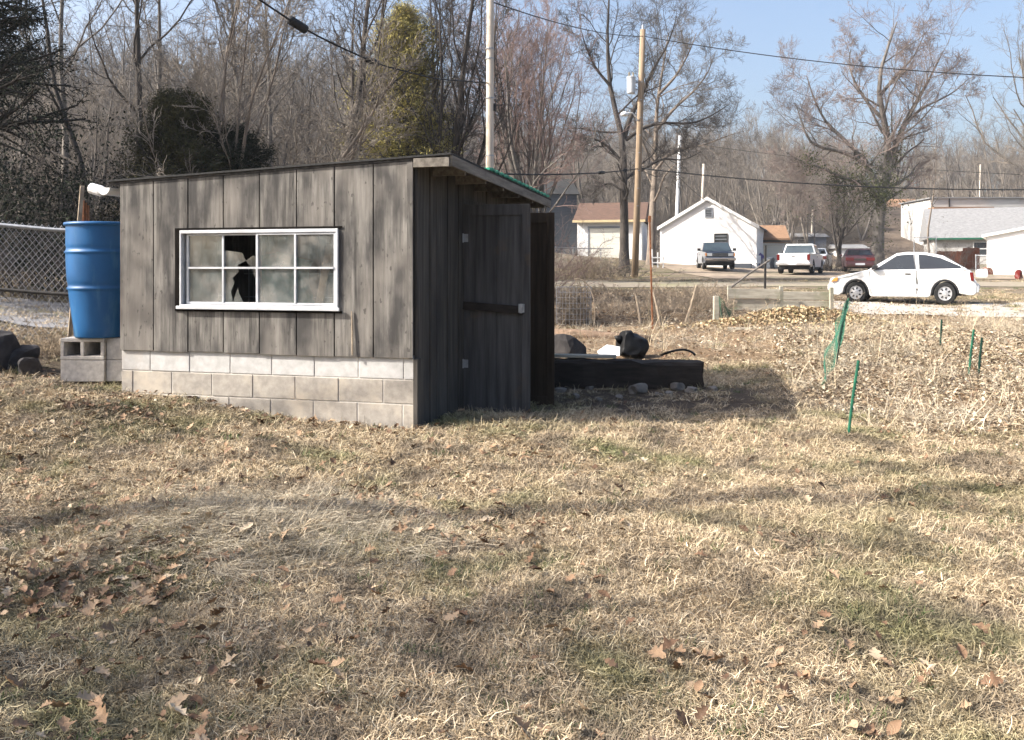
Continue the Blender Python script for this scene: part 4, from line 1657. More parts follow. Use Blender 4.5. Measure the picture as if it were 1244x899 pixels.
def car(name, label, cat, loc, rz, paint, kind, group=None):
    t = thing(name, label, cat, loc, rz, group)
    if kind == 'hatch':
        Lf, Lr, hw, wr, belt = 2.05, -2.0, .84, .30, .92
        wf, wb = 1.24, -1.22
        low = [(Lr + .12, .26)] + arch(wb, wr, .37) + [(wb + .40, .20), (wf - .40, .20)] + arch(wf, wr, .37) + \
              [(1.75, .22), (2.0, .24), (2.06, .38), (2.07, .52), (2.02, .60), (1.93, .68), (1.55, .79), (1.0, .91), (.92, belt), (-1.72, belt + .05), (-1.90, belt - .02),
               (-1.95, .72), (-2.03, .62), (-2.06, .5), (-2.05, .34), (-1.98, .26)]
        up = [(.95, belt - .02), (.10, 1.385), (-.20, 1.42), (-.65, 1.41), (-1.15, 1.32), (-1.80, belt + .03)]
        tw = .20
        roofz = 1.42
    elif kind == 'sedan':
        Lf, Lr, hw, wr, belt = 2.25, -2.25, .86, .31, .94
        wf, wb = 1.35, -1.32
        low = [(Lr + .12, .28)] + arch(wb, wr, .38) + [(wb + .41, .21), (wf - .41, .21)] + arch(wf, wr, .38) + \
              [(2.1, .24), (2.26, .35), (2.27, .56), (2.15, .68), (1.2, .88), (.95, belt), (-1.25, belt + .02), (-2.12, belt - .01), (-2.24, .85), (-2.27, .5), (-2.22, .3)]
        up = [(1.0, belt - .02), (.25, 1.36), (-.75, 1.38), (-1.0, 1.34), (-1.62, belt)]
        tw, roofz = .22, 1.38
    else:
        Lf, Lr, hw, wr, belt = 2.55, -2.55, .93, .37, 1.10
        wf, wb = 1.62, -1.55
        low = [(Lr + .02, .52)] + [(wb - .48, .48)] + arch(wb, wr, .45) + [(wb + .48, .36), (wf - .48, .36)] + arch(wf, wr, .45) + \
              [(2.4, .42), (2.5, .48), (2.55, .62), (2.54, .98), (2.45, 1.04), (1.15, belt), (-.55, belt), (-2.53, belt + .02), (-2.55, .6)]
        up = [(1.2, belt - .02), (.62, 1.66), (-.3, 1.69), (-.52, 1.64), (-.62, belt)]
        tw, roofz = .17, 1.69

    def yl(x, z):
        k = 1.0
        e = abs(x) - (abs(Lf) - .35)
        if e > 0:
            k = 1 - .14 * (e / .35) ** 2
        zz = min(z, belt)
        return hw * k - (.04 * (.45 - zz) / .3 if z < .45 else 0)
    mb = MB()
    mb.prism(low, yl)
    body = mb.build('body', paint, t, bevel=.035, smooth=True)
    sm = body.modifiers.new('wn', 'WEIGHTED_NORMAL')
    yu = lambda z: hw - .03 - tw * max(0, (z - belt)) / (roofz - belt)
    mb = MB()
    mb.prism(up, lambda x, z: yu(z))
    cab = mb.build('cabin', paint, t, bevel=.04, smooth=True)
    cab.modifiers.new('wn', 'WEIGHTED_NORMAL')
    # underside
    mb = MB()
    mb.bx(Lr + .25, Lf - .25, -hw + .12, hw - .12, .24, .5)
    mb.build('underbody', M['blackplastic'], t)
    # side windows
    if kind == 'hatch':
        side_panel(t, 'side_window', [(.70, belt + .02), (.10, 1.32), (-.12, 1.345), (-.36, 1.35), (-.42, belt + .02)], yu, M['autoglass'])
        side_panel(t, 'side_window', [(-.53, belt + .03), (-.50, 1.35), (-.72, 1.335), (-1.10, 1.25), (-1.62, 1.03), (-1.66, belt + .05)], yu, M['autoglass'])
        side_panel(t, 'window_trim', [(-.44, belt + .01), (-.39, 1.36), (-.375, 1.36), (-.425, belt + .01)], yu, M['blackplastic'], .008)
    elif kind == 'sedan':
        side_panel(t, 'side_window', [(.78, belt + .03), (.24, 1.30), (-.28, 1.32), (-.30, belt + .03)], yu, M['autoglass'])
        side_panel(t, 'side_window', [(-.38, belt + .03), (-.36, 1.32), (-.90, 1.29), (-1.35, belt + .05)], yu, M['autoglass'])
    else:
        side_panel(t, 'side_window', [(.98, belt + .04), (.56, 1.58), (-.38, 1.60), (-.45, belt + .04)], yu, M['autoglass'])

    # windshield and rear window: quads offset along their own normals
    def across(p0, p1, name, m, inset=.07, off=.012, lo=.06, hi=.06):
        (xa, za), (xb, zb) = p0, p1
        d = Vector((xb - xa, 0, zb - za))
        nrm = Vector((d.z, 0, -d.x)).normalized()
        if (nrm.x > 0) != (xa > (xb)):
            nrm = -nrm
        qa = Vector((xa, 0, za)) + d * lo
        qb = Vector((xb, 0, zb)) - d * hi
        ya, yb = yu(qa.z) - inset, yu(qb.z) - inset
        c = [qa + Vector((0, -ya, 0)), qa + Vector((0, ya, 0)), qb + Vector((0, yb, 0)), qb + Vector((0, -yb, 0))]
        vs = [v + nrm * off for v in c] + [v - nrm * .004 for v in c]
        mb = MB()
        mb.add(vs, [(0, 1, 2, 3), (4, 5, 6, 7), (0, 1, 5, 4), (1, 2, 6, 5), (2, 3, 7, 6), (3, 0, 4, 7)])
        return mb.build(name, m, t)
    across(up[0], up[1], 'windshield', M['skyglass'], lo=.08)
    rw = (up[-1], up[-2])
    across(*rw, 'rear_window', M['autoglass'] if kind != 'pickup' else M['skyglass'], lo=.12, hi=.12 if kind == 'hatch' else .08)
    for x in (wf, wb):
        for s in (1, -1):
            wheel(t, x, s * (hw - .10), wr, .19 if kind != 'pickup' else .22)
            mb = MB()
            ro = .375 if kind != 'pickup' else .455
            mb.prism(arch(x, wr, ro, 14) + arch(x, wr, ro - .05, 14, 0, PI), s * (hw - .22), s * (hw - .012))
            mb.build('wheel_well', M['blackplastic'], t)
    yb = hw
    if kind == 'hatch':
        mb = MB()
        for s in (1, -1):
            mb = MB()
            mb.prism([(1.98, .60), (2.045, .60), (2.0, .70), (1.86, .72)], s * .70, s * .36)
            mb.build('headlight', M['clearlamp'], t, bevel=.01)
            mb = MB()
            mb.prism([(1.78, .61), (1.97, .60), (1.90, .69), (1.76, .72)], s * (.845), s * .62)
            mb.build('turn_signal', M['amber'], t, bevel=.01)
            mb = MB()
            mb.prism([(-1.90, .64), (-1.985, .64), (-1.955, .86), (-1.86, .87)], s * .82, s * .50)
            mb.build('tail_light', M['redlamp'], t, bevel=.01)
            mb = MB()
            mb.prism([(.62, .93), (.80, .93), (.74, 1.06), (.60, 1.06)], s * .83, s * .98)
            mb.build('mirror', M['blackplastic'], t, bevel=.02)
            mb = MB()
            mb.bx(-.30, -.14, s * .838 - .012, s * .838 + .012, .80, .835)
            mb.build('door_handle', M['blackplastic'], t, bevel=.006)
            mb = MB()
            for x in (-.46,):
                mb.prism([(x, .26), (x + .014, .26), (x + .014, .92), (x, .92)], s * .842, s * .836)
            mb.build('door_seam', M['blackplastic'], t)
            mb = MB()
            mb.prism([(.80, .26), (.815, .26), (.86, .90), (.845, .90)], s * .842, s * .836)
            mb.build('door_seam', M['blackplastic'], t)
            mb = MB()
            mb.prism([(-.78, .20), (.80, .20), (.80, .235), (-.78, .235)], s * .80, s * .846)
            mb.build('sill_trim', M['rim'], t)
        mb = MB()
        mb.prism([(-.49, .36), (-.44, .40), (-.455, .60), (-.44, .74), (-.48, .70), (-.50, .52)], .846, .838)
        mb.build('dent_scrape', M['darksteel'], t)
        for s in (1, -1):
            mb = MB()
            mb.prism([(-.80, .50), (.82, .50), (.82, .545), (-.80, .545)], s * .838, s * .852)
            mb.build('side_moulding', M['carsilver'], t, bevel=.004)
            mb = MB()
            mb.prism([(-1.80, .92), (-1.68, .92), (-1.66, .94), (-1.79, .94)], s * .838, s * .846)
            mb.build('fuel_flap', M['carsilver'], t)
        mb = MB()
        mb.prism([(2.04, .34), (2.095, .36), (2.10, .50), (2.05, .54)], .66, -.66)
        mb.build('front_bumper', paint, t, bevel=.02)
        mb = MB()
        mb.prism([(-2.04, .32), (-2.11, .34), (-2.12, .52), (-2.05, .58)], .70, -.70)
        mb.build('rear_bumper', M['carsilver'], t, bevel=.02)
        mb = MB()
        mb.bx(-2.128, -2.118, -.26, .26, .40, .52)
        mb.build('number_plate', M['plate'], t)
    elif kind == 'sedan':
        for s in (1, -1):
            mb = MB()
            mb.prism([(-2.24, .66), (-2.275, .66), (-2.265, .84), (-2.22, .85)], s * .80, s * .34)
            mb.build('tail_light', M['redlamp'], t, bevel=.01)
            mb = MB()
            mb.prism([(2.22, .55), (2.285, .55), (2.22, .66), (2.15, .67)], s * .78, s * .40)
            mb.build('headlight', M['clearlamp'], t, bevel=.01)
            mb = MB()
            mb.prism([(.70, .96), (.86, .96), (.80, 1.07), (.68, 1.07)], s * .85, s * 1.0)
            mb.build('mirror', paint, t, bevel=.02)
        mb = MB()
        mb.prism([(-2.255, .34), (-2.32, .36), (-2.33, .52), (-2.265, .56)], .76, -.76)
        mb.build('rear_bumper', paint, t, bevel=.02)
        mb = MB()
        mb.bx(-2.345, -2.333, -.26, .26, .40, .52)
        mb.build('number_plate', M['plate'], t)
        mb = MB()
        mb.bx(-2.285, -2.262, -.33, .33, .70, .78)
        mb.build('boot_trim', M['darksteel'], t)
    else:
        for s in (1, -1):
            mb = MB()
            mb.bx(-2.565, -2.50, s * .80 - .07, s * .80 + .07, .74, 1.06)
            mb.build('tail_light', M['redlamp'], t, bevel=.01)
            mb = MB()
            mb.bx(2.47, 2.565, s * .62 - .15, s * .62 + .15, .80, .97)
            mb.build('headlight', M['clearlamp'], t, bevel=.012)
            mb = MB()
            mb.bx(2.45, 2.562, s * .83 - .045, s * .83 + .045, .80, .97)
            mb.build('turn_signal', M['amber'], t, bevel=.01)
            mb = MB()
            mb.box((.88, s * 1.08, 1.22), (.07, .20, .17))
            mb.bar((.85, s * .88, 1.16), (.88, s * 1.0, 1.18), .03, .03)
            mb.build('mirror', M['blackplastic'], t, bevel=.02)
            mb = MB()
            mb.bx(-.34, -.18, s * .935 - .012, s * .935 + .012, .92, .96)
            mb.build('door_handle', M['blackplastic'], t)
        mb = MB()
        mb.bx(2.535, 2.56, -.44, .44, .78, .97)
        for k in range(4):
            mb.bx(2.555, 2.57, -.43, .43, .80 + k * .045, .815 + k * .045, 1)
        mb.build('grille', [M['blackplastic'], M['chrome']], t)
        mb = MB()
        mb.prism([(2.52, .52), (2.66, .54), (2.67, .70), (2.54, .72)], .92, -.92)
        mb.build('front_bumper', M['chrome'], t, bevel=.02)
        mb = MB()
        mb.bx(2.672, 2.684, -.45, .45, .57, .60)
        mb.build('bumper_strip', M['blackplastic'], t)
        mb = MB()
        mb.prism([(-2.54, .46), (-2.70, .48), (-2.71, .60), (-2.56, .66)], .90, -.90)
        mb.build('rear_bumper', M['rim'], t, bevel=.02)
        mb = MB()
        mb.bx(-2.722, -2.712, -.20, .24, .49, .61)
        mb.build('number_plate', M['plate'], t)
        mb = MB()
        mb.bx(-2.562, -2.552, -.70, .70, .66, 1.10)
        tg = mb.build('tailgate', paint, t, bevel=.01)
        mb = MB()
        mb.bx(-2.572, -2.563, -.09, .09, .94, .985)
        mb.build('handle', M['blackplastic'], tg)
        mb = MB()
        mb.bx(-2.50, -.75, -.82, .82, 1.1225, 1.126)
        mb.build('bed_cover', M['blackplastic'], t)
    return t


# white hatchback
Yc = 26.2
cpos = Vector((PX(1096, Yc), Yc, 0))
cpos.z = Hs(cpos.x, cpos.y) + .015
hb = car('parked_hatchback', 'white two-door hatchback parked side-on on the concrete drive at the right', 'car', cpos, R(152), M['carwhite'], 'hatch')
hb.scale = (.955, 1, 1.055)
car('parked_pickup', 'dark blue pickup truck facing the camera in front of the white gabled house', 'pickup truck', G(868.5, 55.5, .06), R(-90 - 6), M['cardark'], 'pickup')
wp = car('parked_pickup', 'white pickup truck seen from behind beside the white gabled house', 'pickup truck', G(973, 50.5, .06), R(63), M['carwhite'], 'pickup')
car('parked_sedan', 'maroon sedan seen from behind, left of the white hatchback', 'car', G(1042, 54, .06), R(72), M['carred'], 'sedan')
car('parked_sedan', 'silver sedan half hidden behind the white pickup truck', 'car', G(992, 58.5, .06), R(66), M['carsilver'], 'sedan')

# ------------------------------------------------------------------ houses
def gable_house(name, label, loc, rz, w, d, he, hr, wall, roofm, over=.25, trim=None, cat='house', gable_front=True):
    """local: x across the front, y to the back, front face at y=0, gable faces the front"""
    t = thing(name, label, cat, loc, rz)
    mb = MB()
    pr = [(-w / 2, -.6), (w / 2, -.6), (w / 2, he), (0, hr), (-w / 2, he)]
    mb.prism(pr, 0, d)
    mb.build('wall', wall, t)
    sl = (hr - he) / (w / 2)
    th = .12
    mb = MB()
    for s in (1, -1):
        x0, x1 = 0, s * (w / 2 + over)
        z0, z1 = hr + .003, he - sl * over + .003
        pts = [(x0, z0), (x1, z1), (x1, z1 + th), (x0, z0 + th)]
        mb.prism(pts, -over, d + over)
    rf = mb.build('roof', roofm, t)
    if trim:
        mb = MB()
        for s in (1, -1):
            x0, x1 = 0, s * (w / 2 + over)
            z0, z1 = hr, he - sl * over
            pts = [(x0, z0 - .10), (x1, z1 - .10), (x1, z1 + th + .01), (x0, z0 + th + .01)]
            mb.prism(pts, -over - .03, -over - .003)
        mb.build('barge_board', trim, rf)
    return t


def house_window(t, x0, x1, z0, z1, y=0.0, slats=0, fr='white', bars=True):
    mb = MB()
    f = .07
    for a, b, c, d in ((x0, x1, z1 - f, z1), (x0, x1, z0, z0 + f), (x0, x0 + f, z0 + f, z1 - f), (x1 - f, x1, z0 + f, z1 - f)):
        mb.bx(a, b, y - .05, y + .02, c, d)
    if bars:
        mb.bx(x0 + f, x1 - f, y - .04, y + .02, (z0 + z1) / 2 - .03, (z0 + z1) / 2 + .03)
    wo = mb.build('window', M[fr], t)
    mb = MB()
    mb.bx(x0 + f, x1 - f, y - .012, y - .004, z0 + f, z1 - f)
    mb.build('pane', M['winglass'], wo)
    if slats:
        mb = MB()
        for k in range(slats):
            z = z0 + f + (z1 - z0 - 2 * f) * (k + .5) / slats
            mb.bx(x0 + f, x1 - f, y - .03, y - .013, z - .02, z + .02)
        mb.build('slats', M['greywall'], wo)
    return wo


# white gable house
Yh = 61.5
c0 = P(859.5, 327, Yh)
c0.z = Hs(c0.x, c0.y) - .02
wh = gable_house('gabled_house', 'white gable-fronted house with dappled tree shadows behind the dark pickup', c0, R(-20), 6.6, 9, 2.78, 4.72, M['housewhite'], M['roofgrey'], .18, M['white'])
house_window(wh, .45, 1.38, 1.05, 2.30, 0, 5, 'darksteel')
house_window(wh, -.18, .36, 3.4, 4.1, 0, 5, 'greywall', False)
mb = MB()
mb.bx(-1.7, -.4, -.55, -.06, -.3, .14)
mb.bx(1.5, 3.0, -.5, -.06, -.3, .22)
mb.build('foundation_step', M['slatewall'], wh)
# small brown-roofed shed to its right
Ys = 66
c0 = P(935.5, 322, Ys)
c0.z = Hs(c0.x, c0.y) - .1
t = thing('small_outbuilding', 'small outbuilding with brown shingle roof beside the white gabled house', 'outbuilding', c0, R(-6))
MB().bx(-1.25, 1.25, 0, 3, -.4, 1.9).build('wall', M['housewhite'], t)
mb = MB()
mb.prism([(-1.4, 1.91), (1.4, 1.91), (1.4, 2.25), (-1.4, 2.25)], -.25, -.2)
mb.add([(-1.4, -.25, 2.2), (1.4, -.25, 2.2), (1.4, 1.5, 3.3), (-1.4, 1.5, 3.3), (-1.4, 3.2, 2.2), (1.4, 3.2, 2.2)], [(0, 1, 2, 3), (3, 2, 5, 4), (0, 3, 4), (1, 5, 2), (0, 4, 5, 1)])
mb.build('roof', M['roofbrown'], t)
mb = MB()
mb.bx(-1.41, 1.41, -.29, -.255, 1.98, 2.12)
mb.build('gutter', M['darksteel'], t)
mb = MB()
mb.bx(-.9, .9, -.03, -.004, -.1, 1.75)
mb.build('door', M['garagedoor'], t)
# clutter by the outbuilding
q = G(921, 60.5)
T = thing('lawn_chair', 'small white lawn chair among clutter beside the white gabled house', 'chair', q)
mb = MB()
mb.bx(-.25, .25, -.25, .22, .38, .42)
mb.build('seat', M['white'], T)
mb = MB()
mb.bx(-.25, .25, .2, .24, .42, .9)
mb.build('backrest', M['white'], T)
for sx in (-.22, .22):
    for sy in (-.21, .19):
        MB().bx(sx - .025, sx + .025, sy - .025, sy + .025, -.05, .38).build('leg', M['white'], T)
rock('fabric_bundle', 'purple bundle heaped between the white gabled house and the outbuilding', G(922, 62.5, .5), (.5, .4, .8), 77, M['purple'], None, 'bundle')
rock('fabric_bundle', 'dark bundle beside the white pickup near the brown-roofed outbuilding', G(934, 60, .4), (.45, .4, .6), 78, M['slatewall'], None, 'bundle')

# garage house at the left
Yg = 64
c0 = P(748, 312, Yg)
c0.z = Hs(c0.x, c0.y) - .1
ez = P(0, 268, Yg).z - c0.z
t = thing('garage_house', 'low white garage with brown roof and cream door behind the tan utility pole', 'house', c0, R(-12))
gw0, gw1 = PX(701, Yg) - c0.x, PX(779, Yg) - c0.x
MB().prism([(gw0, -.6), (gw1, -.6), (gw1, ez), (gw0, ez)], 0, 7).build('wall', M['housewhite'], t)
mb = MB()
mb.add([(gw0 - .3, -.35, ez + .02), (gw1 + .3, -.35, ez + .02), (gw1 + .3, 3.5, ez + 1.55), (gw0 - .3, 3.5, ez + 1.55), (gw0 - .3, 7.3, ez + .02), (gw1 + .3, 7.3, ez + .02)],
       [(0, 1, 2, 3), (3, 2, 5, 4), (0, 3, 4), (1, 5, 2), (0, 4, 5, 1)])
rf = mb.build('roof', M['rooftan'], t)
MB().bx(gw0 - .3, gw1 + .3, -.42, -.352, ez - .13, ez + .04).build('eave_trim', M['trimcream'], rf)
gd0, gd1 = PX(716, Yg) - c0.x, PX(759, Yg) - c0.x
mb = MB()
mb.bx(gd0, gd1, -.03, -.003, -.2, ez - .55)
for k in range(4):
    mb.bx(gd0, gd1, -.04, -.031, -.15 + k * .52, -.12 + k * .52)
mb.build('garage_door', M['garagedoor'], t)
mb = MB()
mb.bx(gd0 - .12, gd0 - .003, -.06, -.003, -.2, ez - .42)
mb.bx(gd1 + .003, gd1 + .12, -.06, -.003, -.2, ez - .42)
mb.bx(gd0 - .12, gd1 + .12, -.062, -.004, ez - .548, ez - .40)
mb.build('door_surround', M['greywall'], t)
# dark slate house wall left of it, with a pale stone chimney behind
Yd = 70
c0 = G(687, Yd)
t = thing('slate_house', 'dark slate-coloured house corner left of the white garage', 'house', c0, R(8))
x0, x1 = PX(640, Yd) - c0.x, PX(701, Yd) - c0.x
zt = P(0, 236, Yd).z - c0.z
MB().bx(x0, x1, 0, 6, -.6, zt).build('wall', M['slatewall'], t)
mb = MB()
mb.add([(x0 - .2, -.2, zt + .01), (x1 + .2, -.2, zt + .01), (x1 + .2, 3, zt + 1.5), (x0 - .2, 3, zt + 1.5), (x0 - .2, 6.2, zt + .01), (x1 + .2, 6.2, zt + .01)],
       [(0, 1, 2, 3), (3, 2, 5, 4), (0, 3, 4), (1, 5, 2), (0, 4, 5, 1)])
mb.build('roof', M['roofing'], t)
MB().bx(x1 - 2.0, x1 - 1.0, 3.3, 4.2, zt, P(0, 196, Yd + 3).z - c0.z).build('chimney', M['stonechim'], t)

# right hand houses
Yr = 74
c0 = P(1215, 330, Yr)
c0.z = Hs(c0.x, c0.y) - .1
t = thing('grey_roofed_house', 'white house with broad pale grey roof at the right edge', 'house', c0, R(-20))
x0, x1 = PX(1139, Yr) - c0.x, PX(1300, Yr) - c0.x
ez = P(0, 289, Yr).z - c0.z
rz_ = P(0, 253, Yr + 5).z - c0.z
MB().bx(x0 + .2, x1, 0, 9, -.6, ez).build('wall', M['dullwall'], t)
mb = MB()
mb.add([(x0 - .2, -.4, ez + .02), (x1, -.4, ez + .02), (x1, 4.5, rz_), (x0 - .2, 4.5, rz_), (x0 - .2, 9.4, ez), (x1, 9.4, ez)],
       [(0, 1, 2, 3), (3, 2, 5, 4), (0, 3, 4), (1, 5, 2), (0, 4, 5, 1)])
rf = mb.build('roof', M['roofgrey'], t)
MB().bx(x0 - .2, x1, -.46, -.402, ez - .12, ez + .03).build('gutter', M['greenstake'], rf)
house_window(t, x0 + 3.2, x0 + 4.3, ez - 1.5, ez - .3, 0)
mb = MB()
mb.bx(x0 + 5.0, x0 + 5.9, -.05, -.003, -.2, ez - .3)
mb.build('door', M['greenstake'], t)
Yb = 88
c0 = P(1180, 330, Yb)
c0.z = Hs(c0.x, c0.y)
t = thing('long_white_building', 'long pale building with brown lower roof strip above the grey roof', 'building', c0, R(-3))
x0, x1 = PX(1138, Yb) - c0.x, PX(1260, Yb) - c0.x
z0, z1 = P(0, 252, Yb).z - c0.z, P(0, 240, Yb).z - c0.z
MB().bx(x0, x1, 1.2, 9, -.6, z1).build('wall', M['dullwall'], t)
MB().bx(x0 - .3, PX(1206, Yb) - c0.x, -.2, 1.19, z0 - .55, z0 + .05).build('lower_roof', M['roofbrown'], t)
MB().bx(x0 - .2, x1, 1.0, 9.2, z1 + .003, z1 + .12).build('roof', M['roofgrey'], t)
mb = MB()
mb.bx(PX(1160, Yb) - c0.x - .06, PX(1160, Yb) - c0.x + .06, 1.12, 1.197, z0, z1)
mb.build('downspout', M['darksteel'], t)
# big white garage at right edge
Yw = 50
c0 = P(1225, 340, Yw)
c0.z = Hs(c0.x, c0.y)
t = thing('white_garage', 'bright white windowless garage cut by the right picture edge', 'garage', c0, R(-30))
x0, x1 = PX(1202, Yw) - c0.x, PX(1330, Yw) - c0.x
zl, zr = P(0, 287, Yw).z - c0.z, P(0, 262, Yw).z - c0.z
MB().prism([(x0, -.6), (x1, -.6), (x1, zr), (x0, zl)], 0, 8).build('wall', M['housewhite'], t)
sl = (zr - zl) / (x1 - x0)
mb = MB()
mb.prism([(x0 - .25, zl - .25 * sl + .003), (x1, zr + .003), (x1, zr + .15), (x0 - .25, zl - .25 * sl + .15)], -.2, 8.2)
mb.build('roof', M['white'], t)
# red-brown fence panels
Yf = 62
for (xa, xb, ya, yb, dy, lb) in ((1138, 1170, 305, 324, 0, 'low red-brown board fence panel behind the hatchback roof'),
                                 (1170, 1190, 301, 324, -1.2, 'taller rust-brown fence panel right of the low one')):
    c0 = P((xa + xb) / 2, yb, Yf + dy)
    c0.z = Hs(c0.x, c0.y)
    t = thing('board_fence', lb, 'fence', c0, R(-4))
    x0, x1 = PX(xa, Yf + dy) - c0.x, PX(xb, Yf + dy) - c0.x
    zt = P(0, ya, Yf + dy).z - c0.z
    mb = MB()
    n = int((x1 - x0) / .15)
    for i in range(n):
        a = x0 + i * (x1 - x0) / n
        mb.bx(a, a + (x1 - x0) / n - .012, 0, .025, -.2, zt + random.uniform(-.03, .03))
    mb.build('boards', M['redfence'], t)
    mb = MB()
    mb.bx(x0, x1, .026, .07, zt - .4, zt - .3)
    mb.bx(x0, x1, .026, .07, .1, .2)
    mb.build('rail', M['redfence'], t)
aa = P(1185, 340, 46)
aa.z = Hs(aa.x, aa.y)
bb = P(1262, 340, 44)
bb.z = Hs(bb.x, bb.y)
chainlink('chain_link_fence', 'pale chain-link fence in front of the white garage at the right', aa, bb, 1.15, step=.14, mid=False)
aa = P(1110, 340, 60)
aa.z = Hs(aa.x, aa.y)
bb = P(1138, 340, 60)
bb.z = Hs(bb.x, bb.y)
chainlink('chain_link_fence', 'narrow pale chain-link gate section behind the hatchback windshield', aa, bb, 2.2, step=.16, mid=False, post_step=1.5, wire=M['wire'], rail=M['white'])
aa = P(660, 320, 50)
aa.z = Hs(aa.x, aa.y)
bb = P(745, 320, 54)
bb.z = Hs(bb.x, bb.y)
chainlink('chain_link_fence', 'distant chain-link fence before the white garage left of the tan pole', aa, bb, 1.25, step=.14, mid=False)
for px, py, Y, s, m, lb in ((1193, 340, 45.5, (.3, .25, .3), 'white', 'white bundle at the foot of the chain-link fence by the white garage'),
                            (1199, 328, 50, (.28, .25, .35), 'redfence', 'red bundle behind the chain-link fence by the white garage'),
                            (1238, 333, 43, (.25, .2, .35), 'redlamp', 'red container before the white garage at the right edge')):
    rock('yard_bundle', lb, G(px, Y, s[2] * .6), s, px, M[m], None, 'bundle')
# far white shack behind the maroon sedan
for (pxa, pxb, pyt, Yq, nm, lb, wm, rm, he) in ((1020, 1052, 296, 82, 'white_shack', 'far white shack beyond the maroon sedan', 'housewhite', 'roofgrey', 1.5),
                                           (960, 1003, 282, 90, 'pale_shed', 'long pale shed roof behind the white pickup', 'greywall', 'roofgrey', 2.2),
                                           (1083, 1116, 240, 118, 'hillside_house', 'small house with orange-brown roof up the wooded slope', 'garagedoor', 'roofbrown', 2.6)):
    c0 = P((pxa + pxb) / 2, 320, Yq)
    ztop = P(0, pyt, Yq).z
    if nm == 'hillside_house':
        c0.z = ztop - 4.2
    else:
        c0.z = Hs(c0.x, c0.y) - .1
    w = (pxb - pxa) / F * Yq
    hr = ztop - c0.z
    t = thing(nm, lb, 'house' if nm == 'hillside_house' else 'shed', c0, R(-8))
    e_ = hr * .62 if nm == 'hillside_house' else hr * .7
    MB().bx(-w / 2, w / 2, 0, 5, -3.6, e_).build('wall', M[wm], t)
    mb = MB()
    mb.add([(-w / 2 - .3, -.3, e_), (w / 2 + .3, -.3, e_), (w / 2 + .3, 2.5, hr), (-w / 2 - .3, 2.5, hr), (-w / 2 - .3, 5.3, e_), (w / 2 + .3, 5.3, e_)],
           [(0, 1, 2, 3), (3, 2, 5, 4), (0, 3, 4), (1, 5, 2), (0, 4, 5, 1)])
    mb.build('roof', M[rm], t)
    house_window(t, -w * .3, -w * .3 + .9, e_ * .35, e_ * .8, 0)

# ------------------------------------------------------------------ poles and cables
def pole(name, label, px_top, py_top, px_base, Y, r, m, topfree=False, group=None, r1=None):
    b = G(px_base, Y, -.2)
    top = P(px_top, py_top, Y)
    t = thing(name, label, 'pole', b, 0, group)
    d = top - b
    MB().tube([Vector((0, 0, 0)), d * .35, d * .7, d], [r, r * .93, r * .86, r1 or r * .78], 14).build('shaft', m, t, smooth=True)
    return t, b, top


p1, b1, t1 = pole('utility_pole', 'pale thick utility pole rising behind the shed roof', 596, -110, 594.5, 24, .118, M['pole_pale'])
mb = MB()
for z in (190, 120, 72, 60):
    y = P(0, z, 24).z - b1.z
    mb.lathe([(.117, 0), (.117, .035)], 14, c=(.01, 0, y))
mb.build('metal_band', M['galv'], p1)
mb = MB()
y = P(0, 131, 24).z - b1.z
mb.bx(.11, .18, -.05, .05, y - .09, y + .11)
mb.build('meter_box', M['blackplastic'], p1)
Yp = 45
p2, b2, t2 = pole('utility_pole', 'tan leaning utility pole with grey transformer and street lamp', 781, 36, 771, Yp, .175, M['pole_tan'])


def pole_pt(y):
    k = (P(0, y, Yp).z - b2.z) / (t2.z - b2.z)
    return (t2 - b2) * k


q = pole_pt(104)
tx = PX(766.5, Yp) - b2.x
mb = MB()
mb.lathe([(.0, -.42), (.20, -.42), (.215, -.38), (.215, .36), (.23, .37), (.23, .41), (.10, .46), (.0, .46)], 20, c=(tx, -.1, q.z))
tr = mb.build('transformer', M['transformer'], p2, smooth=False)
mb = MB()
for dx in (-.1, .1):
    mb.lathe([(.03, 0), (.05, .05), (.03, .1), (.05, .15), (.02, .24)], 10, c=(tx + dx, -.1, q.z + .43))
mb.build('bushing', M['stonechim'], tr)
mb = MB()
mb.bar((tx + .2, -.08, q.z + .15), (q.x - .1, 0, q.z + .15), .08, .06)
mb.bar((tx + .2, -.08, q.z - .2), (q.x - .1, 0, q.z - .2), .08, .06)
mb.build('bracket', M['galv'], tr)
q = pole_pt(142)
lx = PX(757, Yp) - b2.x
mb = MB()
pts = [(q.x - .1, -.1, q.z - .25), (q.x - .3, -.2, q.z + .02), ((q.x + lx) / 2, -.35, q.z + .14), (lx + .1, -.5, q.z + .12)]
mb.tube(pts, .03, 8)
lm = mb.build('lamp_arm', M['white'], p2, smooth=True)
mb = MB()
mb.lathe([(.04, .12), (.16, .06), (.20, -.02), (.17, -.09), (.02, -.13)], 14, c=(lx, -.52, q.z + .06))
mb.build('lamp_head', M['white'], lm, smooth=True)
mb = MB()
mb.lathe([(.055, 0), (.055, .22), (.02, .26)], 10, c=((t2 - b2).x, 0, (t2 - b2).z))
for k in range(8):
    pp_ = (t2 - b2) * (.3 + .07 * k)
    mb.box(pp_ + Vector((.0, -.17, 0)), (.10, .02, .03))
mb.build('insulator', M['galv'], p2)
pole('thin_pole', 'slim white pole standing behind the left roof slope of the white house', 826, 165, 820, 72, .155, M['white'])
pole('thin_pole', 'thinner pale pole leaning behind the white house ridge', 855, 199, 850.5, 80, .14, M['pole_pale'])
pole('thin_pole', 'thin far pale pole between the outbuilding and white pickup', 987, 255, 986, 92, .11, M['pole_pale'])
pole('thin_pole', 'thin far pale pole right of the ivy tree by the orange-roofed house', 1191, 200, 1189, 96, .10, M['pole_pale'])


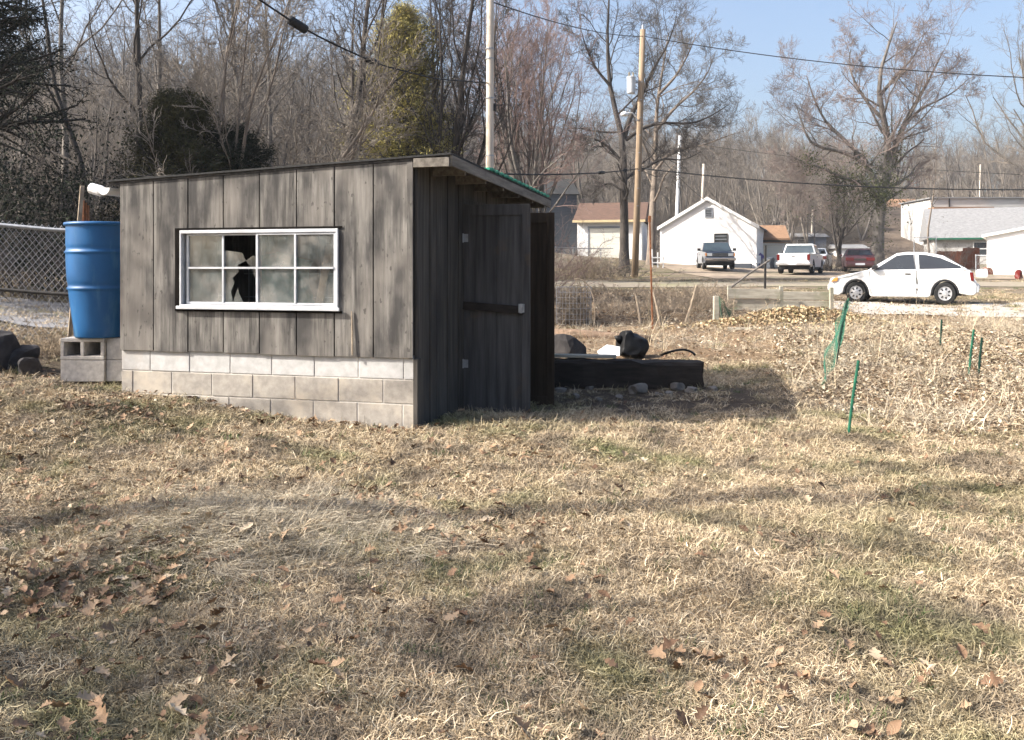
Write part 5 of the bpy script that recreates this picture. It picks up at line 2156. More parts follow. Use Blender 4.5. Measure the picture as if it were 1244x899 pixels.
def cable(label, pts, r=.018, sag=0.0, name='overhead_cable', splices=(), n=24):
    t = None
    P0, P1 = Vector(pts[0]), Vector(pts[1])
    line = []
    if len(pts) > 2:
        line = [Vector(q) for q in resample(pts, n + 1)]
    for i in range(n + 1 if len(pts) == 2 else 0):
        u = i / n
        p = P0.lerp(P1, u)
        p.z -= sag * 4 * u * (1 - u)
        line.append(p)
    t = thing(name, label, 'cable', P0)
    MB().tube([p - P0 for p in line], r, 6).build('wire', M['cable'], t, smooth=True)
    for u, L_, rr in splices:
        i = u * n
        a = line[int(i)]
        d = (line[min(int(i) + 1, n)] - line[int(i)]).normalized()
        c = a.lerp(line[min(int(i) + 1, n)], i - int(i)) - P0
        MB().tube([c - d * L_ / 2, c - d * L_ * .42, c + d * L_ * .42, c + d * L_ / 2], [rr * .5, rr, rr, rr * .5], 10).build('splice_case', M['cable'], t, smooth=True)
    return t


cable('high cable from the tan pole top running right across the sky', (P(782, 44, Yp), P(1290, 96, 38)), .022, .35)
cable('high cable linking the pale and tan pole tops', (P(597, 2, 24), P(781, 44, Yp)), .018, .25)
cable('low thick cable from the tan pole running right past the ivy tree', (P(776, 204, Yp), P(1290, 230, 40)), .030, .35)
cable('low cable with a long black splice between the two utility poles', (P(596, 211, 24), P(775, 205, Yp)), .026, .12, splices=((.62, 1.0, .07), (.85, .35, .09)))
cable('slanting service cable with two black splice cases at upper left', (P(292, -16, 14.5), P(338, 15, 15.4), P(365, 33, 16), P(410, 56, 17), P(462, 79, 18.4), P(530, 96, 21), P(594, 101, 24)), .018, .25, splices=((.150, .52, .085), (.385, .5, .065)))
cable('thin faint cable below the high one behind the ivy tree', (P(826, 172, 72), P(1300, 214, 70)), .02, .5)
cable('thin pale service cable dropping from the tan pole to the white house', (P(776, 160, Yp), P(862, 247, 61)), .014, .3)

# ------------------------------------------------------------------ individual trees
def pts_px(lst, Y, rs, dz=.0):
    out = []
    y = Y
    for (px, py) in lst:
        out.append(np.array(P(px, py, y)))
        y += rs.uniform(-.6, .6)
    return out


rs = np.random.default_rng(5)
# big ivy tree
Yt = 58
bs = G(1066, Yt, -.3)
polys = [[np.array(bs)] + pts_px([(1066, 290), (1069, 250), (1076, 212), (1084, 180), (1074, 150), (1070, 122), (1061, 101), (1076, 66), (1090, 26)], Yt, rs),
         pts_px([(1072, 238), (1080, 205), (1088, 178), (1093, 160), (1106, 137), (1128, 98), (1146, 62)], Yt, rs),
         pts_px([(1070, 245), (1060, 211), (1051, 195), (1024, 184), (983, 176), (975, 152), (968, 130)], Yt - .5, rs),
         pts_px([(1053, 198), (1040, 184), (1020, 164), (1002, 148), (987, 116), (980, 92)], Yt, rs),
         pts_px([(1069, 250), (1060, 222), (1024, 218), (999, 203), (971, 196), (955, 185)], Yt - 1.5, rs),
         pts_px([(1090, 172), (1100, 150), (1118, 132), (1140, 122), (1160, 112), (1176, 96)], Yt + .5, rs),
         pts_px([(1073, 145), (1056, 128), (1040, 104), (1030, 78), (1034, 58)], Yt + 1, rs),
         pts_px([(1070, 115), (1090, 90), (1110, 70), (1122, 44)], Yt + 1, rs)]
rads = [(.46, .04), (.29, .03), (.25, .03), (.16, .025), (.18, .025), (.13, .02), (.13, .02), (.13, .02)]
L0, R0 = poly_tree(polys, rads)


def ivy_extra(t, lv, rs):
    b = np.array(t.location)
    pts = []
    for pl, k in ((lv[0][0][0], 6), (lv[0][0][1], 4), (lv[0][0][4], 9), (lv[0][0][2], 4)):
        q = resample(pl, 60)[:int(60 * k / 10)]
        pts.append(q)
    q = np.concatenate(pts)
    q = np.repeat(q, 2, 0) + rs.normal(size=(len(q) * 2, 3)) * .25
    keep = (q[:, 2] > 1.2)
    V, Fq = leaves_at(rs, q[keep], .075, 14, .30)
    np_mesh('ivy', V, Fq, M['ivy'], t)
    # hanging ivy curtain under the low limb
    c = lv[0][0][4][2:6].mean(0)
    q = c + rs.normal(size=(300, 3)) * np.array([1.6, .5, .9]) + np.array([.4, 0, -.6])
    V, Fq = leaves_at(rs, q, .07, 9, .22)
    np_mesh('ivy', V, Fq, M['ivy'], t)


LV = [dict(n=11, t=(.22, .98), len=.36, a=(.6, 1.2), s=6, w=.14, up=.07, r=.42, tp=.1, maxlen=3.6),
      dict(n=8, t=(.2, 1), len=.55, a=(.5, 1.1), s=5, w=.2, up=.05, r=.5, tp=.2),
      dict(n=6, t=(.15, 1), len=.62, a=(.4, 1.0), s=4, w=.22, up=.03, r=.55, rmin=.009),
      dict(n=5, t=(.1, 1), len=.7, a=(.35, .9), s=3, w=.22, up=.03, r=.6, rmin=.008, end=.6)]
plant_tree('bare_tree', 'great spreading bare tree with ivy-clad trunk above the white hatchback', 'tree', bs, L0, R0, LV, M['bark_grey'], M['twig_bud'], 21, extra=ivy_extra)

# oak left of the tan pole
Yt = 51
bs = G(758, Yt, -.3)
polys = [[np.array(bs)] + pts_px([(759, 262), (757, 225), (757, 190), (759, 165), (748, 140), (738, 112), (741, 80), (735, 40), (742, 0), (740, -30)], Yt, rs),
         pts_px([(758, 168), (766, 140), (782, 112), (792, 85), (812, 55), (822, 20)], Yt, rs),
         pts_px([(757, 215), (775, 210), (790, 200), (806, 192), (830, 196), (852, 184)], Yt + .5, rs),
         pts_px([(760, 170), (785, 152), (812, 148), (838, 152), (862, 142), (884, 128)], Yt, rs),
         pts_px([(757, 200), (742, 180), (724, 168), (704, 166), (690, 158)], Yt, rs),
         pts_px([(756, 232), (742, 222), (728, 226), (716, 240)], Yt - .5, rs),
         pts_px([(742, 105), (724, 84), (712, 58), (704, 30)], Yt, rs)]
rads = [(.29, .03), (.16, .02), (.11, .02), (.12, .02), (.11, .02), (.07, .02), (.10, .02)]
L0, R0 = poly_tree(polys, rads)
LV2 = [dict(n=11, t=(.22, .98), len=.38, a=(.55, 1.1), s=6, w=.2, up=.05, r=.42, tp=.15, maxlen=3.4),
       dict(n=8, t=(.2, 1), len=.56, a=(.4, 1.0), s=5, w=.24, up=.05, r=.5, tp=.2),
       dict(n=6, t=(.15, 1), len=.6, a=(.4, 1.0), s=4, w=.24, up=.04, r=.55, rmin=.008),
       dict(n=5, t=(.1, 1), len=.65, a=(.35, .9), s=3, w=.22, up=.02, r=.6, rmin=.007, end=.6)]
plant_tree('bare_tree', 'dark crooked bare tree immediately left of the tan utility pole', 'tree', bs, L0, R0, LV2, M['bark_dark'], M['twig_dark'], 22)
Yt = 58
bs = G(791, Yt, -.3)
polys = [[np.array(bs)] + pts_px([(792, 270), (794, 230), (797, 190), (796, 150), (800, 110), (808, 70), (812, 40)], Yt, rs),
         pts_px([(795, 210), (812, 185), (834, 178), (852, 178), (880, 166), (900, 160)], Yt, rs),
         pts_px([(796, 160), (820, 130), (842, 112), (860, 90), (868, 66)], Yt, rs),
         pts_px([(797, 200), (782, 178), (772, 150), (768, 120)], Yt, rs),
         pts_px([(800, 115), (822, 92), (838, 62), (846, 40)], Yt, rs)]
rads = [(.30, .03), (.12, .02), (.13, .02), (.11, .02), (.11, .02)]
L0, R0 = poly_tree(polys, rads)
plant_tree('bare_tree', 'thick-trunked bare tree with lit bark between the tan pole and white house', 'tree', bs, L0, R0, LV2, M['bark_tan'], M['twig_grey'], 23)

bare_tree('bare_tree', 'fan-shaped reddish budding maple right of the pale utility pole', 649, 40, 12.5, r=.2, seed=31, mw='twig_red', first=.18, n1=14, spread=(.35, .7), l1=.62, leaders=6, up=.16)
bare_tree('bare_tree', 'dark multi-stemmed bare tree left of the pale utility pole', 534, 26.5, 11, r=.16, seed=32, mt='bark_dark', mw='twig_dark', first=.25, n1=9, spread=(.3, .7), leaders=6, l1=.4, up=.15)
bare_tree('bare_tree', 'vine-hung bare tree behind the shed window, left of the yellow-green conifer', 396, 24, 10, r=.19, seed=33, mt='bark_dark', mw='twig_dark', first=.3, leaders=2, l1=.42)
bare_tree('bare_tree', 'leaning dark bare tree touching the yellow-green conifer on its left', 432, 27, 10, lean=(.22, 0), r=.18, seed=34, mt='bark_dark', mw='twig_dark', first=.35, leaders=2, l1=.42)
bare_tree('bare_tree', 'bent black-trunked bare tree behind the bramble thicket at upper left', 126, 21, 9, lean=(-.22, 0), r=.11, seed=35, mt='bark_dark', mw='twig_dark', first=.3, l1=.5, n1=8)
bare_tree('bare_tree', 'straight grey bare tree at upper left between the bent tree and the bronzed cedar', 163, 26, 11, r=.17, seed=36, mt='bark_dark', mw='twig_dark', first=.35, l1=.45)
bare_tree('bare_tree', 'pale bare sapling clump leaning right above the bronzed cedar', 248, 18.5, 8.5, lean=(.25, 0), r=.07, seed=37, mt='bark_tan', mw='twig_tan', first=.25, leaders=5, n1=7, l1=.45)
bare_tree('bare_tree', 'low grey bare tree with branches sweeping right over the shed roof', 288, 20, 6.5, lean=(.75, 0), r=.09, seed=38, mt='bark_tan', mw='twig_tan', first=.25, leaders=2, n1=10, l1=.5)
bare_tree('bare_tree', 'slender bare tree standing before the left woods above the second siding board', 205, 31, 12, r=.15, seed=39, mw='twig_grey', first=.4)
bare_tree('bare_tree', 'slender grey bare tree above the shed window on the left', 332, 30, 12, r=.15, seed=40, mw='twig_grey', first=.4, leaders=2)
bare_tree('bare_tree', 'tall thin bare tree left of the leaning black-trunked one at the far left', 70, 27, 12, r=.14, seed=41, mw='twig_grey', first=.4)
bare_tree('bare_tree', 'bare tree crown entering from the right edge above the grey-roofed house', 1300, 54, 14, r=.32, seed=42, mw='twig_tan', first=.25, n1=12, l1=.55, leaders=3, spread=(.5, 1.0), lean=(-.1, 0))
bare_tree('bare_tree', 'small round-crowned bare tree between the white pickup and the ivy tree', 1019, 68, 7.5, r=.2, seed=43, mt='bark_dark', mw='twig_dark', first=.22, leaders=3, n1=10, spread=(.5, 1.0))
bare_tree('bare_tree', 'small pale bare tree rising behind the brown-roofed outbuilding', 938, 78, 8.5, r=.15, seed=44, mw='twig_tan', first=.25, leaders=3)
bare_tree('bare_tree', 'bare tree behind the ridge of the white gabled house', 885, 82, 9, r=.15, seed=45, mw='twig_tan', first=.3, leaders=2)
bare_tree('bare_tree', 'slim pale-trunked bare tree left of the grey-roofed house', 1130, 66, 8.5, r=.10, seed=46, mt='bark_tan', mw='twig_tan', first=.5, l1=.35)
bare_tree('bare_tree', 'faint bare tree behind the grey roof at the far right', 1205, 92, 10, r=.2, seed=47, mw='twig_tan', first=.3, leaders=2)
bare_tree('bare_tree', 'bare tree behind the white garage roof left of the dark crooked tree', 716, 76, 12, r=.2, seed=48, mw='twig_tan', first=.3, leaders=2)
# trees that stand just beyond the left edge of the picture; their shadows lie on the lawn and the siding
bare_tree('bare_tree', 'bare tree beyond the left picture edge casting the long shadow bands on the lawn', 0, 3.35, 14, x=-9.2, r=.20, seed=51, first=.5, leaders=1, n1=8, dens=.7, lv4=False)
bare_tree('bare_tree', 'bare tree beyond the lower left corner casting the dappled shade there', 0, 1.9, 5.8, x=-6.4, r=.11, seed=52, first=.12, leaders=5, n1=12, mw='twig_dark', dens=1.0, lv4=False)
bare_tree('bare_tree', 'bare tree left of the chain-link fence casting branch shadows on the siding', 0, 6.9, 9, x=-10.5, r=.11, seed=53, first=.3, leaders=3, n1=8, lv4=False)

conifer('cedar_tree', 'near-black cedar hanging into the upper left corner', -48, 16.6, 9.6, 4.1, 61, M['cedar'], M['bark_dark'], z0=.28, n=130, droop=.10, shape=.55, size=.05, ne=13, sp=.085, dens=11)
conifer('cedar_tree', 'low bronzed cedar bush behind the left end of the shed roof', 232, 18.0, 4.3, 3.8, 62, M['cedar_brown'], M['bark_dark'], z0=.05, n=170, shape=.6, size=.045, ne=12, sp=.08, dens=11)
conifer('cedar_tree', 'smaller dark cedar bush right of the bronzed one, over the window end of the roof', 290, 18.5, 3.7, 3.2, 64, M['cedar'], M['bark_dark'], z0=.05, n=110, shape=.6, size=.045, ne=10, sp=.08, dens=10)
conifer('conifer', 'yellow-green columnar conifer behind the shed roof', 482, 26.5, 8.4, 4.3, 63, M['arbor'], M['bark_dark'], z0=.05, n=300, shape=.42, size=.055, ne=11, sp=.12, dens=11)

shrub('bramble_thicket', 'dark vine-tangled thicket behind the chain-link fence at left', 40, 17.2, 3.3, 4.3, 71, M['twig_dark'], n=130, dome=True, lv=2, rr=.012, foliage=(M['cedar'], .035, 3, .07), cat='thicket')
shrub('bramble_thicket', 'grey-brown thicket between the dark thicket and the bronzed cedar', 140, 17.5, 2.7, 3.4, 72, M['twig_grey'], n=120, dome=True, lv=2, rr=.011, cat='thicket')
shrub('bramble_thicket', 'pale twiggy thicket above the shed window', 335, 20, 3.2, 3.6, 73, M['twig_tan'], n=80, dome=True, lv=2, rr=.012, cat='thicket')
shrub('bramble_thicket', 'pale twiggy thicket under the leaning tree behind the shed', 415, 24, 2.4, 2.8, 74, M['twig_tan'], n=60, dome=True, lv=2, rr=.013, cat='thicket')
shrub('bramble_thicket', 'brown scrub between the multi-stemmed tree and the pale pole', 560, 30, 3.6, 4.0, 75, M['twig_red'], n=70, dome=False, lv=2, rr=.013, cat='thicket')
shrub('scrub_bush', 'reddish twiggy scrub right of the shed roof end', 652, 30, 2.6, 2.0, 76, M['twig_red'], n=50, dome=False, lv=2, rr=.012)
shrub('scrub_bush', 'dark low bush left of the tan utility pole foot', 752, 46, 1.15, 2.3, 77, M['twig_dark'], n=80, dome=True, lv=2, rr=.014)
shrub('clipped_hedge', 'brown twiggy hedge behind the wire compost ring', 712, 43, 1.5, 2.4, 78, M['drystem'], n=120, dome=True, lv=2, rr=.014, cat='hedge')
shrub('scrub_bush', 'dark scrub at the foot of the ivy tree', 1082, 56, 1.9, 3.2, 79, M['twig_tan'], n=60, dome=True, lv=2, rr=.014)
shrub('scrub_bush', 'brown scrub right of the white pickup truck', 1012, 56, 1.4, 1.8, 80, M['twig_dark'], n=60, dome=True, lv=2, rr=.014)
shrub('weed_clump', 'dry brown weed clump between the fence and the blue barrel', 58, 9.9, .42, .9, 81, M['drystem'], n=60, dome=True, lv=2, rr=.004, cat='weeds')
shrub('weed_clump', 'thin dry weeds at the front wheel of the white hatchback', 1040, 19.5, .75, .5, 82, M['stick'], n=14, lv=1, rr=.006, cat='weeds')
shrub('weed_clump', 'thin dry weeds near the rear bumper of the white hatchback', 1170, 18.5, .7, .5, 83, M['drystem'], n=12, lv=1, rr=.006, cat='weeds')
shrub('brush_pile', 'tangled pile of cut twigs behind the rusty stake', 760, 20.5, .55, 2.3, 84, M['stick'], n=80, dome=True, lv=2, rr=.010, cat='brush pile')
shrub('brush_pile', 'tangled pile of cut twigs left of the plank fence', 838, 21.5, .75, 1.7, 85, M['stick'], n=80, dome=True, lv=2, rr=.010, cat='brush pile')
shrub('brush_pile', 'low brown brush lying behind the bed post and plank fence', 872, 24.5, .8, 2.6, 87, M['drystem'], n=90, dome=True, lv=2, rr=.010, cat='brush pile')
shrub('scrub_bush', 'low brown scrub along the near edge of the gravel road', 742, 31, .5, 3.6, 88, M['stick'], n=60, dome=True, lv=2, rr=.011)
shrub('scrub_bush', 'thin tan scrub before the grey-roofed house', 1158, 60, 2.6, 3.0, 89, M['twig_tan'], n=40, lv=2, rr=.014)
shrub('weed_clump', 'tiny green sprout clump in the lawn left of the flattened grass', 205, 4.9, .10, .10, 86, M['greenstake'], n=9, lv=1, rr=.0025, cat='weeds')

# ------------------------------------------------------------------ woods on the hillside (stuff)
def wood_proto(seed, h, mt, r=.16, leaders=1):
    rs = np.random.default_rng(seed)
    polys, rads = [], []
    for k in range(leaders):
        pts = [np.zeros(3)]
        cur = np.zeros(3)
        dr = rs.normal(size=2) * .16 * (k > 0 or leaders > 1)
        for i in range(7):
            cur = cur + np.array([dr[0] + rs.normal() * .08, dr[1] + rs.normal() * .08, 1]) * h / 7
            pts.append(cur.copy())
        polys.append(pts)
        rads.append((r, r * .15))
    L0, R0 = poly_tree(polys, rads, 9)
    g = grow(rs, L0, R0, [dict(n=12, t=(.25, .98), len=.42, a=(.4, .85), s=5, w=.18, up=.14, r=.5, rmin=.02),
                          dict(n=7, t=(.2, 1), len=.45, a=(.4, .9), s=4, w=.22, up=.08, r=.6, rmin=.014),
                          dict(n=6, t=(.1, 1), len=.5, a=(.4, .9), s=3, w=.22, up=.05, r=.6, rmin=.011, end=.5)])
    V, Fq = join([tubes(p, q, s) for (p, q), s in zip(g, (6, 4, 3, 3))])
    return np_mesh('tree', V, Fq, mt, link=False)


def brush_proto(seed, h, mt, n=26):
    rs = np.random.default_rng(seed)
    d = unit(np.c_[rs.normal(size=(n, 2)) * .6, np.ones(n)])
    L0 = np.zeros((n, 5, 3))
    L0[:, 0] = rs.normal(size=(n, 3)) * np.array([.8, .8, 0])
    for k in range(4):
        d = unit(d + rs.normal(size=(n, 3)) * .2)
        L0[:, k + 1] = L0[:, k] + d * (h * rs.uniform(.5, 1.1, n) / 4)[:, None]
    R0 = np.linspace(1, .4, 5)[None] * np.full((n, 1), .025)
    g = grow(rs, L0, R0, [dict(n=6, t=(.2, 1), len=.5, a=(.4, 1.1), s=4, w=.3, up=.05, r=.7, rmin=.013),
                          dict(n=5, t=(.1, 1), len=.5, a=(.4, 1.1), s=3, w=.3, up=.0, r=.7, rmin=.010)])
    V, Fq = join([tubes(p, q, 3) for p, q in g])
    return np_mesh('brush', V, Fq, mt, link=False)


protos = [wood_proto(101, 11, M['twig_grey']), wood_proto(102, 13, M['twig_tan'], leaders=2), wood_proto(103, 12, M['twig_dark'], .2),
          wood_proto(104, 10, M['twig_tan'], .14, 3), wood_proto(105, 14, M['twig_grey'], .22, 2),
          brush_proto(106, 3.4, M['twig_tan']), brush_proto(107, 3.0, M['twig_grey']), brush_proto(108, 3.8, M['twig_tan'])]
rs = np.random.default_rng(77)
pts, ids = [], []
tries = 0
while len(pts) < 2300 and tries < 40000:
    tries += 1
    Y = 30 + 190 * rs.random() ** 1.3
    px = rs.uniform(-120, 1400)
    x = PX(px, Y)
    left = px < 640 - .0 * Y
    if left:
        if Y < 30 + 6 * (px > 380):
            continue
        if 440 < px and 44 < Y < 84:
            continue
        if 400 < px < 560 and Y < 42:
            continue
        tree = rs.random() < .42 and True
    else:
        if Y < 84 or (1060 < px < 1300 and Y < 100):
            continue
        if 1070 < px < 1125 and Y < 122:
            continue
        tree = rs.random() < .62
    if any((p[0] - x) ** 2 + (p[1] - Y) ** 2 < (2.0 if Y < 100 else 2.5) for p in pts[-250:]):
        continue
    pts.append((x, Y, Hs(x, Y) - .15))
    ids.append(int(rs.integers(0, 5)) if tree else int(rs.integers(5, 8)))
for _ in range(520):
    Y = rs.uniform(79, 150)
    px = rs.uniform(600, 1400)
    if 1060 < px < 1300 and Y < 101 or 1070 < px < 1125 and Y < 122 or 940 < px < 1060 and Y < 93:
        continue
    x = PX(px, Y)
    pts.append((x, Y, Hs(x, Y) - .15))
    ids.append(int(rs.integers(5, 8)))
pts = np.array(pts)
ids = np.array(ids)
n = len(pts)
rot = np.stack([rs.normal(size=n) * .05, rs.normal(size=n) * .05, rs.uniform(0, 6.28, n)], -1)
scl = rs.uniform(.65, 1.1, n) * np.where((pts[:, 0] < 4) & (pts[:, 1] < 45), .52, np.where(pts[:, 0] < 0, .68, .78))
scatter('hillside_woods', pts, rot, scl, ids, protos, 'brown-grey leafless woods covering the hillside behind everything', 'woods')

# ------------------------------------------------------------------ grass and leaves (stuff)
rs = np.random.default_rng(8)


def inside_shed(x, y):
    u = (x + .795) * math.cos(R(15)) - (y - 7.2) * math.sin(R(15))
    v = (x + .795) * math.sin(R(15)) + (y - 7.2) * math.cos(R(15))
    return (u > -2.82) & (u < .03) & (v > -.03) & (v < 3.5)


def field(n, y0, y1, fn=None, pw=1.0, wide=(-90, 1340)):
    Y = y0 + (y1 - y0) * rs.random(n) ** pw
    px = rs.uniform(wide[0], wide[1], n)
    x = (px - HX) / F * Y
    k = ~inside_shed(x, Y)
    if fn is not None:
        k &= rs.random(n) < fn(x, Y)
    return x[k], Y[k]


def tilt_rot(x, y, extra=.1):
    e = .05
    dx = (H(x + e, y) - H(x - e, y)) / (2 * e)
    dy = (H(x, y + e) - H(x, y - e)) / (2 * e)
    n = len(x)
    return np.stack([np.arctan(dy) + rs.normal(size=n) * extra, -np.arctan(dx) + rs.normal(size=n) * extra, rs.uniform(0, 6.28, n)], -1)


def lawn(x, y):
    return np.clip(1 - litter_mask(x, y) * .96 - soil_shade_mask(x, y) * .88, 0, 1)


protos = [blade_clump(rs, 62, .085, .03, .075, .0034, 1.2, M['blade'], curl=.75) for _ in range(6)] + \
         [blade_clump(rs, 50, .06, .03, .08, .0034, .8, M['blade'], curl=.6) for _ in range(3)] + \
         [blade_clump(rs, 36, .05, .03, .06, .003, .55, M['greenblade'])]
xs, ys = [], []
for (n, a, b) in ((5600, 2.2, 4.2), (7600, 4.2, 7.5), (8500, 7.5, 14), (4500, 14, 30), (3200, 27, 62)):
    x, y = field(n, a, b, lawn)
    if b > 40:
        yd = ((y > 34.5) & (y < 40)) | ((y > 42.5) & (y < 61.5) & (x > 8)) | (x < -2)
        x, y = x[~yd], y[~yd]
    xs.append(x)
    ys.append(y)
x, y = np.concatenate(xs), np.concatenate(ys)
n = len(x)
g = rs.random(n)
ids = np.where(g < .66, rs.integers(0, 6, n), np.where(g < .965, rs.integers(6, 9, n), 9))
scl = rs.uniform(.75, 1.25, n) * np.interp(y, [2, 5, 8, 14, 30, 60], [.95, 1.05, 1.35, 1.9, 2.6, 3.8])
scatter('lawn_grass', np.stack([x, y, H(x, y)], -1), tilt_rot(x, y), scl, ids, protos, 'short dry straw-coloured winter grass over the lawn', 'grass')

# flopped long grass on the small mound
protos = [blade_clump(rs, 60, .12, .09, .22, .0024, 1.35, M['longblade'], seg=5, comb=-1.9 + .8 * k, curl=.34) for k in range(4)]
n = 520
x = -1.35 + rs.normal(size=n) * .48
y = 4.62 + rs.normal(size=n) * .36
k = (((x + 1.35) / 1.05) ** 2 + ((y - 4.62) / .75) ** 2) < 1
x, y = x[k], y[k]
n = len(x)
rot = tilt_rot(x, y, .08)
rot[:, 2] = rs.normal(size=n) * .5 + np.where(x > -1.3, .6, -.5)
scatter('flattened_grass', np.stack([x, y, H(x, y) + .004], -1), rot, rs.uniform(.7, 1.2, n), rs.integers(0, 4, n), protos,
        'long grey combed-over grass on the low mound in the lawn', 'grass')

# dry fallen leaves over the lawn
protos = [oak_leaf(rs, .105) for _ in range(7)] + [oak_leaf(rs, .08, lobes=False) for _ in range(3)]


def drift(x, y):
    f = .20 + .8 * (np.sin(x * 1.9 + 1.3 * np.sin(y * 1.1)) * np.sin(y * 2.3 + .7 * x) > .55)
    left = sst(1.2, -2.2, x) * .8 + .13
    return np.clip(f * left * lawn(x, y) * (1 + .6 * (np.exp(-(((x + 2.4) / .9) ** 2 + ((y - 4.0) / .9) ** 2)))), 0, 1)


x, y = field(21000, 2.3, 12.5, drift, 1.1)
xw = rs.uniform(-2.6, .1, 110)
yw = -.02 - np.abs(rs.normal(size=110)) * .16
x = np.r_[x, -.795 + xw * math.cos(R(15)) + yw * math.sin(R(15))]
y = np.r_[y, 7.2 - xw * math.sin(R(15)) + yw * math.cos(R(15))]
n = len(x)
r_ = tilt_rot(x, y, .38)
scatter('fallen_leaves', np.stack([x, y, H(x, y) + .024 + .018 * rs.random(n)], -1), r_, .26 + .62 * rs.random(n) ** 1.4, rs.integers(0, 10, n), protos,
        'curled brown oak leaves scattered over the lawn', 'leaves')

# bleached leaf litter: garden bed and open ground behind
protos = [oak_leaf(rs, .085, M['paleleaf'], lobes=(k % 2 == 0), curl=.9) for k in range(8)] + [oak_leaf(rs, .09, M['leaf'], lobes=(k % 2 == 0), curl=1.0) for k in range(6)]
x, y = field(64000, 5.8, 15, lambda x, y: litter_mask(x, y) * np.interp(y, [6, 8, 15], [.9, .9, .75]) * (x > 2.2) * (.62 + .38 * np.sin(x * 1.7 + y) * np.sin(y * 1.9 - x)), .85, (940, 1340))
x2, y2 = field(30000, 10.3, 34, lambda x, y: litter_mask(x, y) * np.clip(.5 + .5 * np.sin(x * 1.3 + .6 * y) * np.sin(y * 1.1 - .8 * x), .1, 1), 1.0, (560, 1340))
x, y = np.r_[x, x2], np.r_[y, y2]
n = len(x)
scl = (.32 + .85 * rs.random(n) ** 1.6) * np.interp(y, [6, 10, 16, 26], [.52, .62, .85, 1.2])
scatter('leaf_litter', np.stack([x, y, H(x, y) + .008 + .03 * rs.random(n)], -1), tilt_rot(x, y, .42), scl, np.where((x < 3.0) & (rs.random(n) < .75) | (rs.random(n) < .15), rs.integers(8, 14, n), rs.integers(0, 8, n)), protos,
        'thick bleached leaf litter over the garden bed and yard behind it', 'leaf litter')
# dry stalks and straw standing in the bed and along the drive
protos = [blade_clump(rs, 26, .16, .10, .32, .0045, .95, M['longblade'], seg=4, curl=.35) for _ in range(4)] + \
         [blade_clump(rs, 9, .12, .25, .60, .0055, .45, M['blade'], seg=5, curl=.22) for _ in range(3)]


def stalk(x, y):
    return np.clip(litter_mask(x, y) * (.35 + .65 * (np.sin(x * 1.4 + y * .9) * np.sin(y * 1.7 - x * .6) > .1)), 0, 1)


x, y = field(2000, 6.2, 18.5, stalk, .9, (950, 1340))
x2, y2 = field(900, 13, 24, lambda x, y: litter_mask(x, y) * .6, 1, (600, 960))
x3, y3 = field(110, 19.0, 21.0, None, 1, (1010, 1340))
x, y = np.r_[x, x2, x3], np.r_[y, y2, y3]
n = len(x)
ids = np.where(rs.random(n) < .9, rs.integers(0, 4, n), rs.integers(4, 7, n))
scatter('dry_stalks', np.stack([x, y, H(x, y)], -1), tilt_rot(x, y, .2), rs.uniform(.5, 1.2, n), ids, protos,
        'matted dry stalks and straw standing through the leaf litter', 'stalks')
# broken sticks and trimmings over the ground behind the shed
protos = []
for k in range(6):
    q_ = np.zeros((3, 5, 3))
    for j in range(3):
        d_ = unit(np.array([1.0, rs.normal() * .5, .08 + .1 * rs.random()]))
        for i in range(4):
            d_ = unit(d_ + rs.normal(size=3) * np.array([.12, .12, .06]))
            q_[j, i + 1] = q_[j, i] + d_ * (.22 if j == 0 else .1)
        if j:
            q_[j] += q_[0, 1 + j]
    V, Fq = tubes(q_, np.array([[.013], [.008], [.007]]) * np.linspace(1, .4, 5)[None], 5)
    protos.append(np_mesh('stick', V, Fq, M['bark_tan'] if k % 2 else M['drystem'], link=False))
x, y = field(85, 13, 24, lambda x, y: litter_mask(x, y), 1, (610, 1000))
x2, y2 = field(16, 8, 16, lambda x, y: litter_mask(x, y), 1, (1000, 1340))
x, y = np.r_[x, x2], np.r_[y, y2]
n = len(x)
scatter('ground_sticks', np.stack([x, y, H(x, y) + .02], -1), tilt_rot(x, y, .12), rs.uniform(.25, .85, n), rs.integers(0, 6, n), protos,
        'broken sticks and trimmings strewn over the leaf litter', 'sticks')
# heap of leaves against the plank fence
protos = [oak_leaf(rs, .075, M['leafpile'], lobes=(k % 2 == 0), curl=1.2) for k in range(5)]
n = 4600
x = rs.normal(size=n) * 1.0 + 5.55
y = rs.normal(size=n) * .45 + 17.2
hgt = .24 * np.exp(-(((x - 5.55) / 1.35) ** 2 + ((y - 17.2) / .7) ** 2)) * rs.random(n)
scatter('leaf_heap', np.stack([x, y, H(x, y) + .01 + hgt], -1), tilt_rot(x, y, .6), rs.uniform(.7, 1.3, n), rs.integers(0, 5, n), protos,
        'raked heap of tan leaves in front of the plank fence', 'leaves')

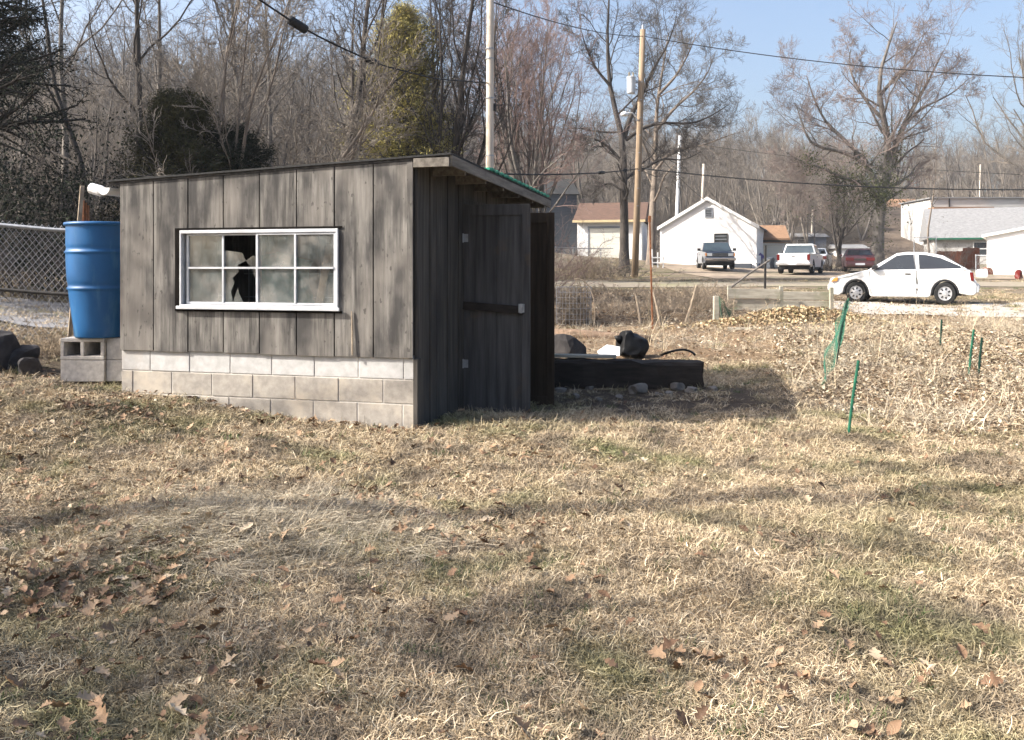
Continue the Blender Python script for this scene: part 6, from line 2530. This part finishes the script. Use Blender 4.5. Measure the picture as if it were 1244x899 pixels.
# thin winter haze over the whole valley
mh, nth, _b = newmat('thin_haze')
nth.nodes.remove(_b)
pv = nth.nodes.new('ShaderNodeVolumePrincipled')
pv.inputs['Color'].default_value = (.86, .92, 1, 1)
pv.inputs['Density'].default_value = .0004
pv.inputs['Anisotropy'].default_value = .2
nth.links.new(pv.outputs[0], nth.nodes['Material Output'].inputs['Volume'])
hz = MB().bx(-230, 230, -32, 430, -3, 75).build('haze', mh)
tag(hz, 'thin pale winter haze in the air over the valley', 'haze', kind='stuff')

# ------------------------------------------------------------------ light, sky, camera
SUN_EL = R(36.5)
sd = Vector((-.983 * math.cos(SUN_EL), -.181 * math.cos(SUN_EL), math.sin(SUN_EL)))   # towards the sun
sun = bpy.data.objects.new('sun', bpy.data.lights.new('sun', 'SUN'))
COL.objects.link(sun)
sun.data.energy = 5.0
sun.data.angle = R(.55)
sun.data.color = (1, .945, .86)
sun.rotation_euler = (-sd).to_track_quat('-Z', 'Y').to_euler()
w = bpy.data.worlds.new('World')
S.world = w
w.use_nodes = True
nt = w.node_tree
sky = nt.nodes.new('ShaderNodeTexSky')
sky.sky_type = 'NISHITA'
sky.sun_disc = False
sky.sun_elevation = SUN_EL
sky.sun_rotation = math.atan2(sd.x, sd.y)
sky.air_density = 1.0
sky.dust_density = 6.0
sky.ozone_density = 2.6
bg = nt.nodes['Background']
bg.inputs['Strength'].default_value = .14
nt.links.new(sky.outputs[0], bg.inputs[0])

cam = bpy.data.objects.new('camera', bpy.data.cameras.new('camera'))
COL.objects.link(cam)
cam.location = (0, 0, ZC)
cam.rotation_euler = (R(90), 0, 0)
cam.data.sensor_width = 36
cam.data.lens = 36 * F / 1244
cam.data.shift_y = -(449.5 - HY) / 1244
cam.data.clip_start = .05
cam.data.clip_end = 2000
S.camera = cam
S.render.resolution_x = 1024
S.render.resolution_y = 740
S.view_settings.view_transform = 'Standard'
S.view_settings.look = 'None'
S.view_settings.exposure = 1.12
S.view_settings.gamma = 1
S.render.engine = 'CYCLES'
S.cycles.max_bounces = 6
S.cycles.transparent_max_bounces = 12
S.cycles.use_denoising = True
S.cycles.adaptive_threshold = .02
